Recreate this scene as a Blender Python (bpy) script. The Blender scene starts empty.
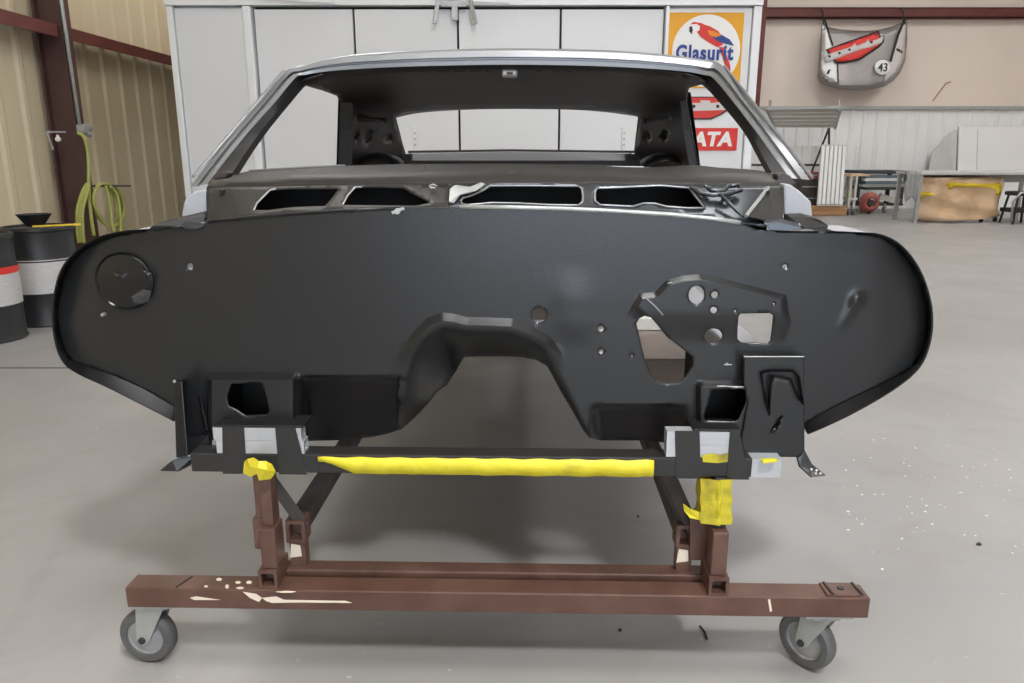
import bpy, bmesh, math, random
import numpy as np
from mathutils import Vector, geometry
random.seed(7)
S = bpy.context.scene
COL = S.collection
# ------------------------------------------------------------------ camera
F, PITCH, H = 755.0, math.radians(14.2), 1.1
CP, SP = math.cos(PITCH), math.sin(PITCH)
cam = bpy.data.cameras.new('camera'); cam.sensor_width = 36; cam.lens = F/1024*36
cam.clip_start = .05; cam.clip_end = 100
camo = bpy.data.objects.new('camera', cam); COL.objects.link(camo)
camo.location = (0, 0, H); camo.rotation_euler = (math.pi/2-PITCH, 0, 0)
S.camera = camo
# ------------------------------------------------------------------ world + exposure
w = bpy.data.worlds.new('world'); S.world = w; w.use_nodes = True
w.node_tree.nodes['Background'].inputs[0].default_value = (.78, .87, 1., 1)
w.node_tree.nodes['Background'].inputs[1].default_value = 5.0
S.view_settings.view_transform = 'Standard'; S.view_settings.look = 'None'
S.view_settings.gamma = 1; S.view_settings.use_curve_mapping = False
S.view_settings.exposure = 0.0
# high-bay lamps: (x, y, size x, size y, watts of emission per area)
CEIL = 5.6
LSPOT = [(-1.8, -1.6, 'behind the viewer on the left'), (1.5, -1.9, 'behind the viewer'), (6.2, -2.2, 'behind the viewer on the right'),
         (.3, .5, 'right above the middle of the firewall'), (2.6, 1.4, 'above the right end of the firewall'), (7.0, 1.4, 'over the open floor on the right'),
         (-2.2, 7.8, 'above the paint booth roof, beyond the steel drums'), (2.6, 5.2, 'in front of the paint booth'), (7.0, 6.2, 'over the far open floor'), (4.2, 11.0, 'before the hanging hood'), (8.6, 11.0, 'above the paper-wrapped crate')]
LPOW = [3, 260, 3, 22, 2, 2, 24, 11, 46, 19, 18]
LAMPS = [(x, y, .6 if e > 60 else 1.2, .6 if e > 60 else 1.2, e, n) for (x, y, n), e in zip(LSPOT, LPOW)]

# ------------------------------------------------------------------ materials
def lin(c):
    return tuple((x/12.92 if x <= .04045 else ((x+.055)/1.055)**2.4) for x in c)
def rgb(r, g, b): return lin((r/255, g/255, b/255))
MATS = {}
def mat(name, col, rough=.5, metal=0., noise=0., nscale=8., bump=0., bscale=60., col2=None, spec=.5, coat=0., emit=0., nlo=.35, nhi=.7, detail=4, stretch=None, rvar=0):
    m = bpy.data.materials.new(name); m.use_nodes = True; MATS[name] = m
    nt = m.node_tree; b = nt.nodes['Principled BSDF']
    b.inputs['Roughness'].default_value = rough; b.inputs['Metallic'].default_value = metal
    b.inputs['Specular IOR Level'].default_value = spec; b.inputs['Coat Weight'].default_value = coat
    b.inputs['Coat Roughness'].default_value = .1
    c = (*col, 1); b.inputs['Base Color'].default_value = c
    if emit:
        b.inputs['Emission Color'].default_value = c; b.inputs['Emission Strength'].default_value = emit
    tc = nt.nodes.new('ShaderNodeTexCoord'); vec = tc.outputs['Object']
    if stretch:
        mp = nt.nodes.new('ShaderNodeMapping'); mp.inputs['Scale'].default_value = stretch
        nt.links.new(vec, mp.inputs[0]); vec = mp.outputs[0]
    if noise or col2 or rvar:
        n = nt.nodes.new('ShaderNodeTexNoise'); n.inputs['Scale'].default_value = nscale; n.inputs['Detail'].default_value = detail
        nt.links.new(vec, n.inputs[0])
        mr = nt.nodes.new('ShaderNodeMapRange'); mr.inputs[1].default_value = nlo; mr.inputs[2].default_value = nhi
        nt.links.new(n.outputs[0], mr.inputs[0])
        mx = nt.nodes.new('ShaderNodeMix'); mx.data_type = 'RGBA'
        k2 = col2 if col2 else tuple(x*(1-noise) for x in col)
        mx.inputs[6].default_value = c; mx.inputs[7].default_value = (*k2, 1)
        nt.links.new(mr.outputs[0], mx.inputs[0]); nt.links.new(mx.outputs[2], b.inputs['Base Color'])
        if rvar:
            m2 = nt.nodes.new('ShaderNodeMapRange'); m2.inputs[3].default_value = rough-rvar; m2.inputs[4].default_value = rough+rvar
            nt.links.new(n.outputs[0], m2.inputs[0]); nt.links.new(m2.outputs[0], b.inputs['Roughness'])
    if bump:
        n2 = nt.nodes.new('ShaderNodeTexNoise'); n2.inputs['Scale'].default_value = bscale; n2.inputs['Detail'].default_value = 3
        nt.links.new(vec, n2.inputs[0])
        bp = nt.nodes.new('ShaderNodeBump'); bp.inputs['Strength'].default_value = bump; bp.inputs['Distance'].default_value = .01
        nt.links.new(n2.outputs[0], bp.inputs['Height']); nt.links.new(bp.outputs[0], b.inputs['Normal'])
    return m

mat('black', rgb(32, 33, 34), .28, noise=.12, nscale=3, bump=.04, bscale=250)
mat('black_gloss', rgb(18, 18, 20), .2)
mat('black_cavity', rgb(8, 8, 9), .7)  # shade inside the rail and plenum openings put into the colour
mat('cowl_matte', rgb(43, 41, 39), .5, spec=.3, noise=.25, nscale=5)
mat('cowl_shiny', rgb(96, 100, 106), .27, metal=.85, noise=.3, nscale=9)
mat('dash', rgb(46, 43, 41), .5, spec=.25, noise=.25, nscale=4)
mat('silver', rgb(150, 152, 155), .34, metal=.55, noise=.12, nscale=3)
mat('silver_flat', rgb(172, 174, 180), .5, noise=.08)
mat('lip', rgb(9, 9, 10), .32)
mat('pinch', rgb(20, 20, 21), .55)
mat('inner_dark', rgb(32, 28, 27), .5, noise=.5, nscale=6)
mat('shelf_grey', rgb(128, 128, 130), .5)
mat('inner_hole', rgb(12, 11, 11), .6)
mat('floorpan', rgb(140, 128, 120), .5, noise=.25, nscale=7)
mat('alu', rgb(190, 192, 196), .38, metal=.35, noise=.12, nscale=20)
mat('white_metal', rgb(222, 222, 218), .45)
mat('brown_steel', rgb(102, 75, 64), .45, col2=rgb(80, 55, 46), nscale=14, bump=.06, bscale=90)
mat('brown_beam', rgb(100, 72, 61), .45, col2=rgb(80, 54, 44), nscale=12, bump=.06, bscale=90)
mat('steel_dark', rgb(74, 68, 68), .45, metal=.3, noise=.4, nscale=15)
mat('chip', rgb(226, 214, 196), .6)
mat('tape', rgb(222, 208, 48), .5, col2=rgb(150, 138, 40), nscale=14, nlo=.58, nhi=.85, bump=.5, bscale=30)
mat('tape_worn', rgb(196, 182, 40), .5, col2=rgb(110, 100, 40), nscale=18, nlo=.5, nhi=.75, bump=.5, bscale=40)
mat('strap', rgb(38, 37, 36), .55, bump=.15, bscale=200)
mat('tyre', rgb(92, 92, 92), .6, noise=.25, nscale=20)
mat('wheel_hub', rgb(150, 150, 150), .5, noise=.15, nscale=20)
mat('galv', rgb(176, 178, 176), .4, metal=.4, noise=.15, nscale=20)
mat('red_oxide', rgb(104, 48, 42), .55, noise=.3, nscale=5)
mat('col_brown', rgb(84, 56, 52), .55, noise=.3, nscale=4)
mat('tan_wall', rgb(212, 198, 168), .5, noise=.1, nscale=1.2)
mat('back_wall', rgb(226, 212, 200), .6, noise=.06, nscale=.6)
mat('liner', rgb(232, 232, 230), .5, noise=.04, nscale=1)
mat('booth', rgb(228, 230, 232), .4, noise=.03, nscale=1.5)
mat('booth_frame', rgb(236, 238, 240), .4)
mat('gap', rgb(40, 40, 42), .8)
mat('ceil', rgb(225, 222, 216), .8)
mat('yellow_sign', rgb(232, 166, 28), .5)
mat('paper_white', rgb(238, 238, 236), .5)
mat('blue_ink', rgb(36, 66, 140), .5)
mat('red_ink', rgb(214, 54, 44), .5)
mat('orange_ink', rgb(236, 140, 40), .5)
mat('dark_ink', rgb(40, 34, 38), .5)
mat('grey_ink', rgb(206, 200, 198), .5)
mat('hood_grey', rgb(160, 155, 152), .35, metal=.3, noise=.15, nscale=3)
mat('drum_black', rgb(44, 45, 46), .45, noise=.25, nscale=9)
mat('drum_label', rgb(196, 194, 192), .6, noise=.12, nscale=22, stretch=(1, 1, 5))
mat('rubber', rgb(34, 33, 38), .6)
mat('hose', rgb(168, 172, 92), .5, noise=.2, nscale=10)
mat('kraft', rgb(212, 184, 152), .7, col2=rgb(196, 162, 124), nscale=4, bump=.35, bscale=8)
mat('kraft_tape', rgb(224, 194, 48), .5)
mat('bench', rgb(198, 198, 194), .5, noise=.1, nscale=3)
mat('cart_dark', rgb(60, 66, 70), .5, noise=.2)
mat('cart_blue', rgb(120, 140, 150), .4, metal=.4, noise=.2)
mat('cloth', rgb(150, 150, 148), .8, noise=.15, bump=.4, bscale=12)
mat('wood', rgb(176, 132, 90), .6, noise=.25, nscale=6, stretch=(1, 8, 8))
mat('rust_red', rgb(170, 92, 80), .5, noise=.3)
mat('slat', rgb(196, 192, 184), .45, noise=.08)
mat('film', rgb(40, 42, 48), .1, coat=.8, bump=.8, bscale=45)
mat('debris', rgb(52, 44, 38), .8)
mat('fleck', rgb(236, 236, 232), .6)
mat('lamp', (1., .965, .9), .5)
mat('lamp_case', rgb(200, 200, 200), .5)
# concrete floor
m = mat('concrete', rgb(178, 174, 168), .42)
nt = m.node_tree; b = nt.nodes['Principled BSDF']
tc = nt.nodes.new('ShaderNodeTexCoord')
def nz(scale, det=5, dist=0):
    n = nt.nodes.new('ShaderNodeTexNoise'); n.inputs['Scale'].default_value = scale; n.inputs['Detail'].default_value = det
    n.inputs['Distortion'].default_value = dist; nt.links.new(tc.outputs['Object'], n.inputs[0]); return n
def mrng(src, a, c_, lo=0., hi=1.):
    r = nt.nodes.new('ShaderNodeMapRange'); r.inputs[1].default_value = a; r.inputs[2].default_value = c_
    r.inputs[3].default_value = lo; r.inputs[4].default_value = hi; nt.links.new(src, r.inputs[0]); return r.outputs[0]
def mixc(fac, a, c_):
    x = nt.nodes.new('ShaderNodeMix'); x.data_type = 'RGBA'
    nt.links.new(fac, x.inputs[0])
    if isinstance(a, tuple): x.inputs[6].default_value = (*a, 1)
    else: nt.links.new(a, x.inputs[6])
    x.inputs[7].default_value = (*c_, 1); return x.outputs[2]
c1 = mixc(mrng(nz(.9, 6, .6).outputs[0], .35, .7), rgb(160, 158, 156), rgb(147, 145, 143))
c1 = mixc(mrng(nz(5, 6, 1.2).outputs[0], .5, .8, 0, .45), c1, rgb(140, 136, 132))
c1 = mixc(mrng(nz(38, 3).outputs[0], .72, .76, 0, .35), c1, rgb(214, 212, 208))
nt.links.new(c1, b.inputs['Base Color'])
nt.links.new(mrng(nz(2.2, 4).outputs[0], .3, .7, .34, .52), b.inputs['Roughness'])
del nt, b

# ------------------------------------------------------------------ pixel -> place
def ray(u, v):
    dx = (u-512)/F; dy = (341.5-v)/F
    return Vector((dx, CP+dy*SP, -SP+dy*CP))
def atY(u, v, Y): d = ray(u, v); t = Y/d.y; return Vector((d.x*t, Y, H+d.z*t))
def atX(u, v, X): d = ray(u, v); t = X/d.x; return Vector((X, d.y*t, H+d.z*t))
def atZ(u, v, Z): d = ray(u, v); t = (Z-H)/d.z; return Vector((d.x*t, d.y*t, Z))
def wx(u, Y, z): return (u-512)/F*(Y*CP+(H-z)*SP)       # X of column u at a known distance and height
# car frame: origin at the middle of the firewall, slightly yawed
YAW = .025; OX, OY = -.04, 1.5
def L(x, y, z): return Vector((OX+x+YAW*y, OY+y-YAW*x, z))
def P(u, v, off):                                       # a pixel at a distance 'off' behind the firewall
    d = ray(u, v)
    t = (OY+off+YAW*OX*(1))/(d.y+YAW*d.x)
    return Vector((d.x*t, d.y*t, H+d.z*t))
def lx(u, y, z):
    k = (u-512)/F
    return (k*((OY+y)*CP+(H-z)*SP)-OX-YAW*y)/(1+YAW*k*CP)

# ------------------------------------------------------------------ mesh building
BASE = {}
class MB:
    def __init__(s): s.v = []; s.f = []
    def add(s, vs, fs):
        n = len(s.v); s.v += [Vector(p) for p in vs]; s.f += [tuple(i+n for i in q) for q in fs]; return s
    def hexa(s, p): # 8 corners: bottom 4 ccw, top 4 ccw
        return s.add(p, [(3,2,1,0),(4,5,6,7),(0,1,5,4),(1,2,6,5),(2,3,7,6),(3,0,4,7)])
    def box(s, x0, x1, y0, y1, z0, z1, fr=lambda x, y, z: Vector((x, y, z))):
        if x0 > x1: x0, x1 = x1, x0
        if y0 > y1: y0, y1 = y1, y0
        if z0 > z1: z0, z1 = z1, z0
        return s.hexa([fr(x0,y0,z0),fr(x1,y0,z0),fr(x1,y1,z0),fr(x0,y1,z0),fr(x0,y0,z1),fr(x1,y0,z1),fr(x1,y1,z1),fr(x0,y1,z1)])
    def bar(s, a, c, w, h, up=Vector((0, 0, 1))):
        a = Vector(a); c = Vector(c); d = (c-a).normalized()
        sx = d.cross(up)
        if sx.length < 1e-4: sx = d.cross(Vector((1, 0, 0)))
        sx.normalize(); uz = sx.cross(d); sx = sx*w/2; uz = uz*h/2
        return s.hexa([a-sx-uz, a+sx-uz, c+sx-uz, c-sx-uz, a-sx+uz, a+sx+uz, c+sx+uz, c-sx+uz])
    def opentube(s, x0, x1, y0, y1, z0, z1, t, fr):     # square tube along y, open at both ends
        for (a, b_, c, d) in ((x0, x1, z0, z0+t), (x0, x1, z1-t, z1), (x0, x0+t, z0+t, z1-t), (x1-t, x1, z0+t, z1-t)):
            s.box(a, b_, y0, y1, c, d, fr)
        return s
    def opentubex(s, x0, x1, y0, y1, z0, z1, t, fr):
        for (a, b_, c, d) in ((y0, y1, z0, z0+t), (y0, y1, z1-t, z1), (y0, y0+t, z0+t, z1-t), (y1-t, y1, z0+t, z1-t)):
            s.box(x0, x1, a, b_, c, d, fr)
        return s
    def cyl(s, a, c, r, r2=None, n=20, cap=True):
        a = Vector(a); c = Vector(c); r2 = r if r2 is None else r2; d = (c-a).normalized()
        sx = d.cross(Vector((0, 0, 1)))
        if sx.length < 1e-4: sx = Vector((1, 0, 0))
        sx.normalize(); sy = d.cross(sx)
        vs = []
        for k in range(n):
            an = 2*math.pi*k/n; e = sx*math.cos(an)+sy*math.sin(an); vs += [a+e*r, c+e*r2]
        fs = [(2*k, 2*((k+1) % n), 2*((k+1) % n)+1, 2*k+1) for k in range(n)]
        if cap: fs += [tuple(2*k for k in reversed(range(n))), tuple(2*k+1 for k in range(n))]
        return s.add(vs, fs)
    def lathe(s, o, axis, prof, n=32):                 # prof: (radius, along axis)
        o = Vector(o); d = Vector(axis).normalized(); sx = d.cross(Vector((0, 0, 1)))
        if sx.length < 1e-4: sx = Vector((1, 0, 0))
        sx.normalize(); sy = d.cross(sx); vs = []; fs = []; m_ = len(prof)
        for k in range(n):
            an = 2*math.pi*k/n; e = sx*math.cos(an)+sy*math.sin(an)
            vs += [o+e*r+d*h for r, h in prof]
        for k in range(n):
            for j in range(m_-1):
                a = k*m_+j; c = ((k+1) % n)*m_+j; fs.append((a, c, c+1, a+1))
        return s.add(vs, fs)
    def tube(s, pts, r, n=8):
        pts = [Vector(p) for p in pts]; vs = []; fs = []; up = Vector((.13, .21, .97)); m_ = len(pts)
        for i, p in enumerate(pts):
            d = (pts[min(i+1, m_-1)]-pts[max(i-1, 0)])
            d = d.normalized() if d.length > 1e-9 else Vector((0, 0, 1))
            sx = d.cross(up)
            if sx.length < .05: sx = d.cross(Vector((1, 0, 0)))
            sx.normalize(); sy = d.cross(sx)
            vs += [p+(sx*math.cos(2*math.pi*k/n)+sy*math.sin(2*math.pi*k/n))*r for k in range(n)]
        for i in range(m_-1):
            for k in range(n):
                fs.append((i*n+k, i*n+(k+1) % n, (i+1)*n+(k+1) % n, (i+1)*n+k))
        fs += [tuple(reversed(range(n))), tuple((m_-1)*n+k for k in range(n))]
        return s.add(vs, fs)
    def strip(s, rails):                               # list of equal-length polylines
        n = len(rails[0]); vs = [p for r in rails for p in r]; fs = []
        for i in range(len(rails)-1):
            for j in range(n-1):
                a = i*n+j; fs.append((a, a+1, a+n+1, a+n))
        return s.add(vs, fs)
    def prism(s, poly, ext):                           # planar polygon pushed along a vector
        n = len(poly); ext = Vector(ext); poly = [Vector(p) for p in poly]
        return s.add(poly+[p+ext for p in poly], [tuple(range(n)), tuple(reversed(range(n, 2*n)))]+[(i, i+n, (i+1) % n+n, (i+1) % n) for i in range(n)])
    def build(s, name, mt, parent=None, smooth=False, bevel=0, solid=0, fixn=True):
        if parent is not None: base = BASE[parent.name]
        else:
            xs = [p.x for p in s.v]; ys = [p.y for p in s.v]; zs = [p.z for p in s.v]
            base = Vector(((min(xs)+max(xs))/2, (min(ys)+max(ys))/2, min(zs)))
        me = bpy.data.meshes.new(name); me.from_pydata([p-base for p in s.v], [], s.f); me.validate()
        if fixn:
            bm = bmesh.new(); bm.from_mesh(me); bmesh.ops.recalc_face_normals(bm, faces=bm.faces); bm.to_mesh(me); bm.free()
        me.materials.append(MATS[mt])
        if smooth: me.shade_smooth()
        o = bpy.data.objects.new(name, me); COL.objects.link(o)
        if smooth == 'auto':
            me.set_sharp_from_angle(angle=math.radians(35))
        if parent is not None: o.parent = parent
        else: o.location = base
        BASE[o.name] = base
        if solid:
            q = o.modifiers.new('solid', 'SOLIDIFY'); q.thickness = solid; q.offset = -1
        if bevel:
            q = o.modifiers.new('bevel', 'BEVEL'); q.width = bevel; q.segments = 2; q.limit_method = 'ANGLE'
        return o
def thing(name, loc, label, cat, group=None):
    o = bpy.data.objects.new(name, None); COL.objects.link(o); o.location = loc; o.empty_display_size = .1
    BASE[o.name] = Vector(loc); return tag(o, label, cat, group)
def tag(o, label, cat, group=None):
    o['label'] = label; o['category'] = cat
    if group: o['group'] = group
    return o
def struct(o): o['kind'] = 'structure'; return o

# ---- panels triangulated in the (u, v) plane, then set to their real depth
def resample(poly, step, closed=True):
    out = []; n = len(poly)
    for i in range(n if closed else n-1):
        a = poly[i]; c = poly[(i+1) % n]; d = math.hypot(c[0]-a[0], c[1]-a[1]); k = max(1, int(round(d/step)))
        for j in range(k): out.append((a[0]+(c[0]-a[0])*j/k, a[1]+(c[1]-a[1])*j/k))
    if not closed: out.append(tuple(poly[-1]))
    return out
def inside(poly, X, Y):
    r = np.zeros(X.shape, bool); n = len(poly)
    for i in range(n):
        x0, y0 = poly[i]; x1, y1 = poly[(i+1) % n]
        if y0 == y1: continue
        c = ((y0 > Y) != (y1 > Y)) & (X < (x1-x0)*(Y-y0)/(y1-y0)+x0); r ^= c
    return r
def pdist(poly, X, Y, closed=True):
    d = np.full(X.shape, 1e9); n = len(poly)
    for i in range(n if closed else n-1):
        x0, y0 = poly[i]; x1, y1 = poly[(i+1) % n]; dx, dy = x1-x0, y1-y0; L2 = dx*dx+dy*dy+1e-9
        t = np.clip(((X-x0)*dx+(Y-y0)*dy)/L2, 0, 1); d = np.minimum(d, np.hypot(X-x0-t*dx, Y-y0-t*dy))
    return d
def sst(x): x = np.clip(x, 0, 1); return x*x*(3-2*x)
def ell(cx, cy, rx, ry=None, n=14):
    ry = rx if ry is None else ry
    return [(cx+rx*math.cos(2*math.pi*k/n), cy+ry*math.sin(2*math.pi*k/n)) for k in range(n)]
def relief(name, outline, holes, off, step, mt, parent=None, mp=P, solid=.004, smooth=True, hstep=None, lines=(), lo=(-5, -3, -1.4, 0, 1.4, 3, 5, 7.5), lstep=2.6):
    hstep = hstep or step
    loops = [resample(outline, step)]+[resample(h, hstep) for h in holes]
    co = []; ed = []
    for lp in loops:
        n0 = len(co); co += [Vector(p) for p in lp]; ed += [(n0+i, n0+(i+1) % len(lp)) for i in range(len(lp))]
    xs = [p[0] for p in outline]; ys = [p[1] for p in outline]
    gx, gy = np.meshgrid(np.arange(min(xs)+step/2, max(xs), step), np.arange(min(ys)+step/2, max(ys), step)); gx = gx.ravel(); gy = gy.ravel()
    ok = inside(outline, gx, gy) & (pdist(outline, gx, gy) > step*.45)
    for h in holes: ok &= ~inside(h, gx, gy) & (pdist(h, gx, gy) > hstep*.5)
    ex = []
    for ln in lines:
        pts = resample(ln, lstep, False); n_ = len(pts)
        ok &= ~(pdist(ln, gx, gy, False) < max(lo)+step*.5)
        for i in range(n_):
            a = pts[max(i-2, 0)]; c = pts[min(i+2, n_-1)]; tx, ty = c[0]-a[0], c[1]-a[1]; l = math.hypot(tx, ty) or 1
            for q in lo: ex.append((pts[i][0]-ty/l*q, pts[i][1]+tx/l*q))
    if ex:
        E = np.array(ex); k_ = inside(outline, E[:, 0], E[:, 1]) & (pdist(outline, E[:, 0], E[:, 1]) > .8)
        for h in holes: k_ &= ~inside(h, E[:, 0], E[:, 1]) & (pdist(h, E[:, 0], E[:, 1]) > .8)
        co += [Vector(p) for p in E[k_].tolist()]
    co += [Vector((a, c)) for a, c in zip(gx[ok], gy[ok])]
    vs, _, fs, *_ = geometry.delaunay_2d_cdt(co, ed, [], 0, 1e-5)
    V = np.array([(p.x, p.y) for p in vs]); T = np.array([f for f in fs if len(f) == 3])
    C = V[T].mean(1); keep = inside(outline, C[:, 0], C[:, 1])
    for h in holes: keep &= ~inside(h, C[:, 0], C[:, 1])
    T = T[keep]
    O = np.broadcast_to(off(V[:, 0], V[:, 1]), (len(V),))
    b_ = MB(); b_.add([mp(V[i, 0], V[i, 1], float(O[i])) for i in range(len(V))], [])
    # every triangle wound to face the viewer's side
    for t in T:
        a, c, e = V[t[0]], V[t[1]], V[t[2]]
        cr = (c[0]-a[0])*(e[1]-a[1])-(c[1]-a[1])*(e[0]-a[0])
        b_.f.append((int(t[0]), int(t[2]), int(t[1])) if cr > 0 else tuple(int(i) for i in t))
    o = b_.build(name, mt, parent, smooth='auto' if smooth else False, solid=solid, fixn=False)
    return o

# ================================================================== SETTING
WL = -3.6; WB = 15.0; WR = 12.5; WF = -7.0
struct(MB().box(WL-.1, WR, WF, WB+.2, -.1, 0).build('floor', 'concrete'))
floor = bpy.data.objects['floor']
# the floor's own origin stays at its base; joint and cracks are shallow dark lines
MB().box(-3.6, -.9, atZ(30, 368, 0).y-.006, atZ(30, 368, 0).y+.006, .0002, .0012).build('joint', 'gap', floor)
def wall_ribbed(name, mt, a, bdir, length, z0, z1, nrm, pitch=.3, rib=.025, parent=None):
    a = Vector(a); bdir = Vector(bdir); nrm = Vector(nrm); prof = []; s_ = 0
    while s_ < length:
        for ds, h in ((0, 0), (pitch*.62, 0), (pitch*.72, rib), (pitch*.88, rib), (pitch*.98, 0)):
            if s_+ds <= length: prof.append((s_+ds, h))
        s_ += pitch
    prof.append((length, 0))
    mb = MB(); r0 = [a+bdir*s+nrm*h+Vector((0, 0, z0)) for s, h in prof]; r1 = [p+Vector((0, 0, z1-z0)) for p in r0]
    q0 = [a+bdir*s-nrm*.06+Vector((0, 0, z0)) for s, h in prof]; q1 = [p+Vector((0, 0, z1-z0)) for p in q0]
    mb.strip([q0, r0, r1, q1, q0])
    return mb.build(name, mt, parent)
wl = struct(wall_ribbed('wall_left', 'tan_wall', (WL, WF, 0), (0, 1, 0), WB-WF, 0, CEIL, (1, 0, 0), rib=.014))
wb = struct(MB().box(WL, WR, WB, WB+.1, 0, CEIL).build('wall_back', 'back_wall'))
ztop = atY(900, 108, WB-.05).z
wall_ribbed('liner_panel', 'liner', (-.5, WB-.062, 0), (1, 0, 0), WR+.5, 0, ztop, (0, -1, 0), .25, .02, wb)
zl0 = atY(900, 99, WB-.1).z
MB().box(-.5, WR, WB-.14, WB-.002, ztop-.03, ztop+.03).build('cap_rail', 'galv', wb)
zb = atY(900, 12, WB-.2).z
MB().box(1.5, WR, WB-.2, WB-.003, zb-.1, zb-.08).box(1.5, WR, WB-.2, WB-.18, zb-.1, zb+.08).box(1.5, WR, WB-.2, WB-.003, zb+.06, zb+.08).build('girt', 'red_oxide', wb)
cx_ = wx(757, WB-.4, 3)
MB().box(cx_-.15, cx_+.15, WB-.35, WB-.33, 0, CEIL).box(cx_-.02, cx_+.02, WB-.33, WB-.1, 0, CEIL).box(cx_-.15, cx_+.15, WB-.1, WB-.08, 0, CEIL).build('column', 'red_oxide', wb)
struct(MB().box(WR, WR+.1, WF, WB, 0, CEIL).build('wall_right', 'back_wall'))
struct(MB().box(WL, -1.5, WF-.1, WF, 0, CEIL).box(-1.5, 3.5, WF-.1, WF, 4.2, CEIL).box(3.5, WR, WF-.1, WF, 0, CEIL).build('wall_front', 'back_wall'))  # opening behind the viewer added to let bluish world light in as fill
struct(MB().box(WL-.1, WR+.1, WF-.1, WB+.1, CEIL, CEIL+.1).build('ceiling', 'ceil'))
# left wall: girts and column
gz = atX(30, 27, WL+.2).z
CYA = atX(47, 100, WL+.05).y; CYB = atX(81, 100, WL+.24).y
for y0, y1 in ((-3., CYA-.03), (CYB+.03, 14.)):
    MB().box(WL+.027, WL+.22, y0, y1, gz+.05, gz+.065).box(WL+.205, WL+.22, y0, y1, gz-.025, gz+.05).build('girt', 'red_oxide', wl)
MB().box(WL+.22, WL+.24, CYA, CYB, 0, CEIL).box(WL+.05, WL+.22, (CYA+CYB)/2-.01, (CYA+CYB)/2+.01, 0, CEIL).box(WL+.03, WL+.05, CYA, CYB, 0, CEIL).build('column', 'col_brown', wl)
# lamps
for x, y, sx, sy, e, nm in LAMPS:
    t = thing('ceiling_lamp', (x, y, CEIL-.14), 'square white ceiling lamp '+nm, 'lamp', 'ceiling lamps')
    MB().box(x-sx/2-.04, x+sx/2+.04, y-sy/2-.04, y+sy/2+.04, CEIL-.12, CEIL-.001).build('housing', 'lamp_case', t)
    d = MB().box(x-sx/2, x+sx/2, y-sy/2, y+sy/2, CEIL-.14, CEIL-.121).build('diffuser', 'lamp', t)
    lm = MATS['lamp'].copy(); lb = lm.node_tree.nodes['Principled BSDF']
    lb.inputs['Emission Color'].default_value = (1., .99, .985, 1); lb.inputs['Emission Strength'].default_value = e
    d.data.materials[0] = lm

# ================================================================== PAINT BOOTH
BY = 6.6
bx0 = atY(180, 100, BY).x; bx1 = atY(752, 100, BY).x; bz = atY(400, 8, BY).z
booth = thing('paint_booth', (0, BY+1.5, 0), 'large white panelled paint booth with folding doors behind the car body', 'paint booth')
MB().box(bx0, bx1, BY+.06, BY+6.5, 0, bz+1.3).build('cabin', 'booth', booth)  # cabin and fascia made taller out of view to shade the left wall
MB().box(bx0-.03, bx1+.02, BY-.05, BY+.06, bz+.015, bz+1.3).build('fascia', 'booth_frame', booth)
fx = atY(252, 60, BY).x
MB().box(bx0-.03, bx0+.02, BY-.02, BY+.06, 0, bz+.015).build('corner_trim', 'booth_frame', booth, bevel=.004)
MB().box(bx0+.026, fx-.045, BY, BY+.06, 0, bz).build('side_panel', 'booth', booth, bevel=.004)
MB().box(fx-.035, fx+.03, BY-.045, BY+.06, 0, bz+.01).build('door_post', 'booth_frame', booth, bevel=.006)
seams = [fx+.042]+[atY(u, 70, BY).x for u in (356, 458.5, 560)]+[atY(662, 70, BY).x]
for i in range(4):
    MB().box(seams[i]+.009, seams[i+1]-.009, BY, BY+.05, .02, bz-.01).build('door_leaf', 'booth', booth, bevel=.003)
MB().box(seams[0], seams[-1], BY+.051, BY+.0595, 0, bz+.014).build('door_gap', 'gap', booth)
sx0 = seams[-1]+.005
MB().box(sx0, sx0+.03, BY-.04, BY+.06, 0, bz+.01).build('door_post', 'booth_frame', booth, bevel=.006)
MB().box(sx0+.036, bx1-.05, BY, BY+.06, 0, bz).build('side_panel', 'booth', booth, bevel=.004)
MB().box(bx1-.045, bx1+.02, BY-.03, BY+.06, 0, bz+.01).build('corner_trim', 'booth_frame', booth, bevel=.004)
# latch hardware over the middle seam
c = atY(454, 11, BY-.06)
lt = MB().box(c.x-.1, c.x+.1, BY-.09, BY-.051, c.z+.03, c.z+.06).box(c.x-.015, c.x+.03, BY-.10, BY-.051, c.z-.07, c.z+.03).build('latch', 'galv', booth)
for dx, ang in ((-.12, -.06), (.13, .07)):
    MB().bar((c.x+dx, BY-.09, c.z+.1), (c.x+dx+ang*.6, BY-.10, c.z-.10), .03, .03).build('latch_arm', 'galv', lt)
for u in (295, 470):
    p = atY(u, 1, BY-.07)
    MB().bar((p.x-.25, BY-.075, p.z+.02), (p.x+.32, BY-.075, p.z-.01), .02, .02).build('tie_rod', 'booth_frame', booth)

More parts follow.
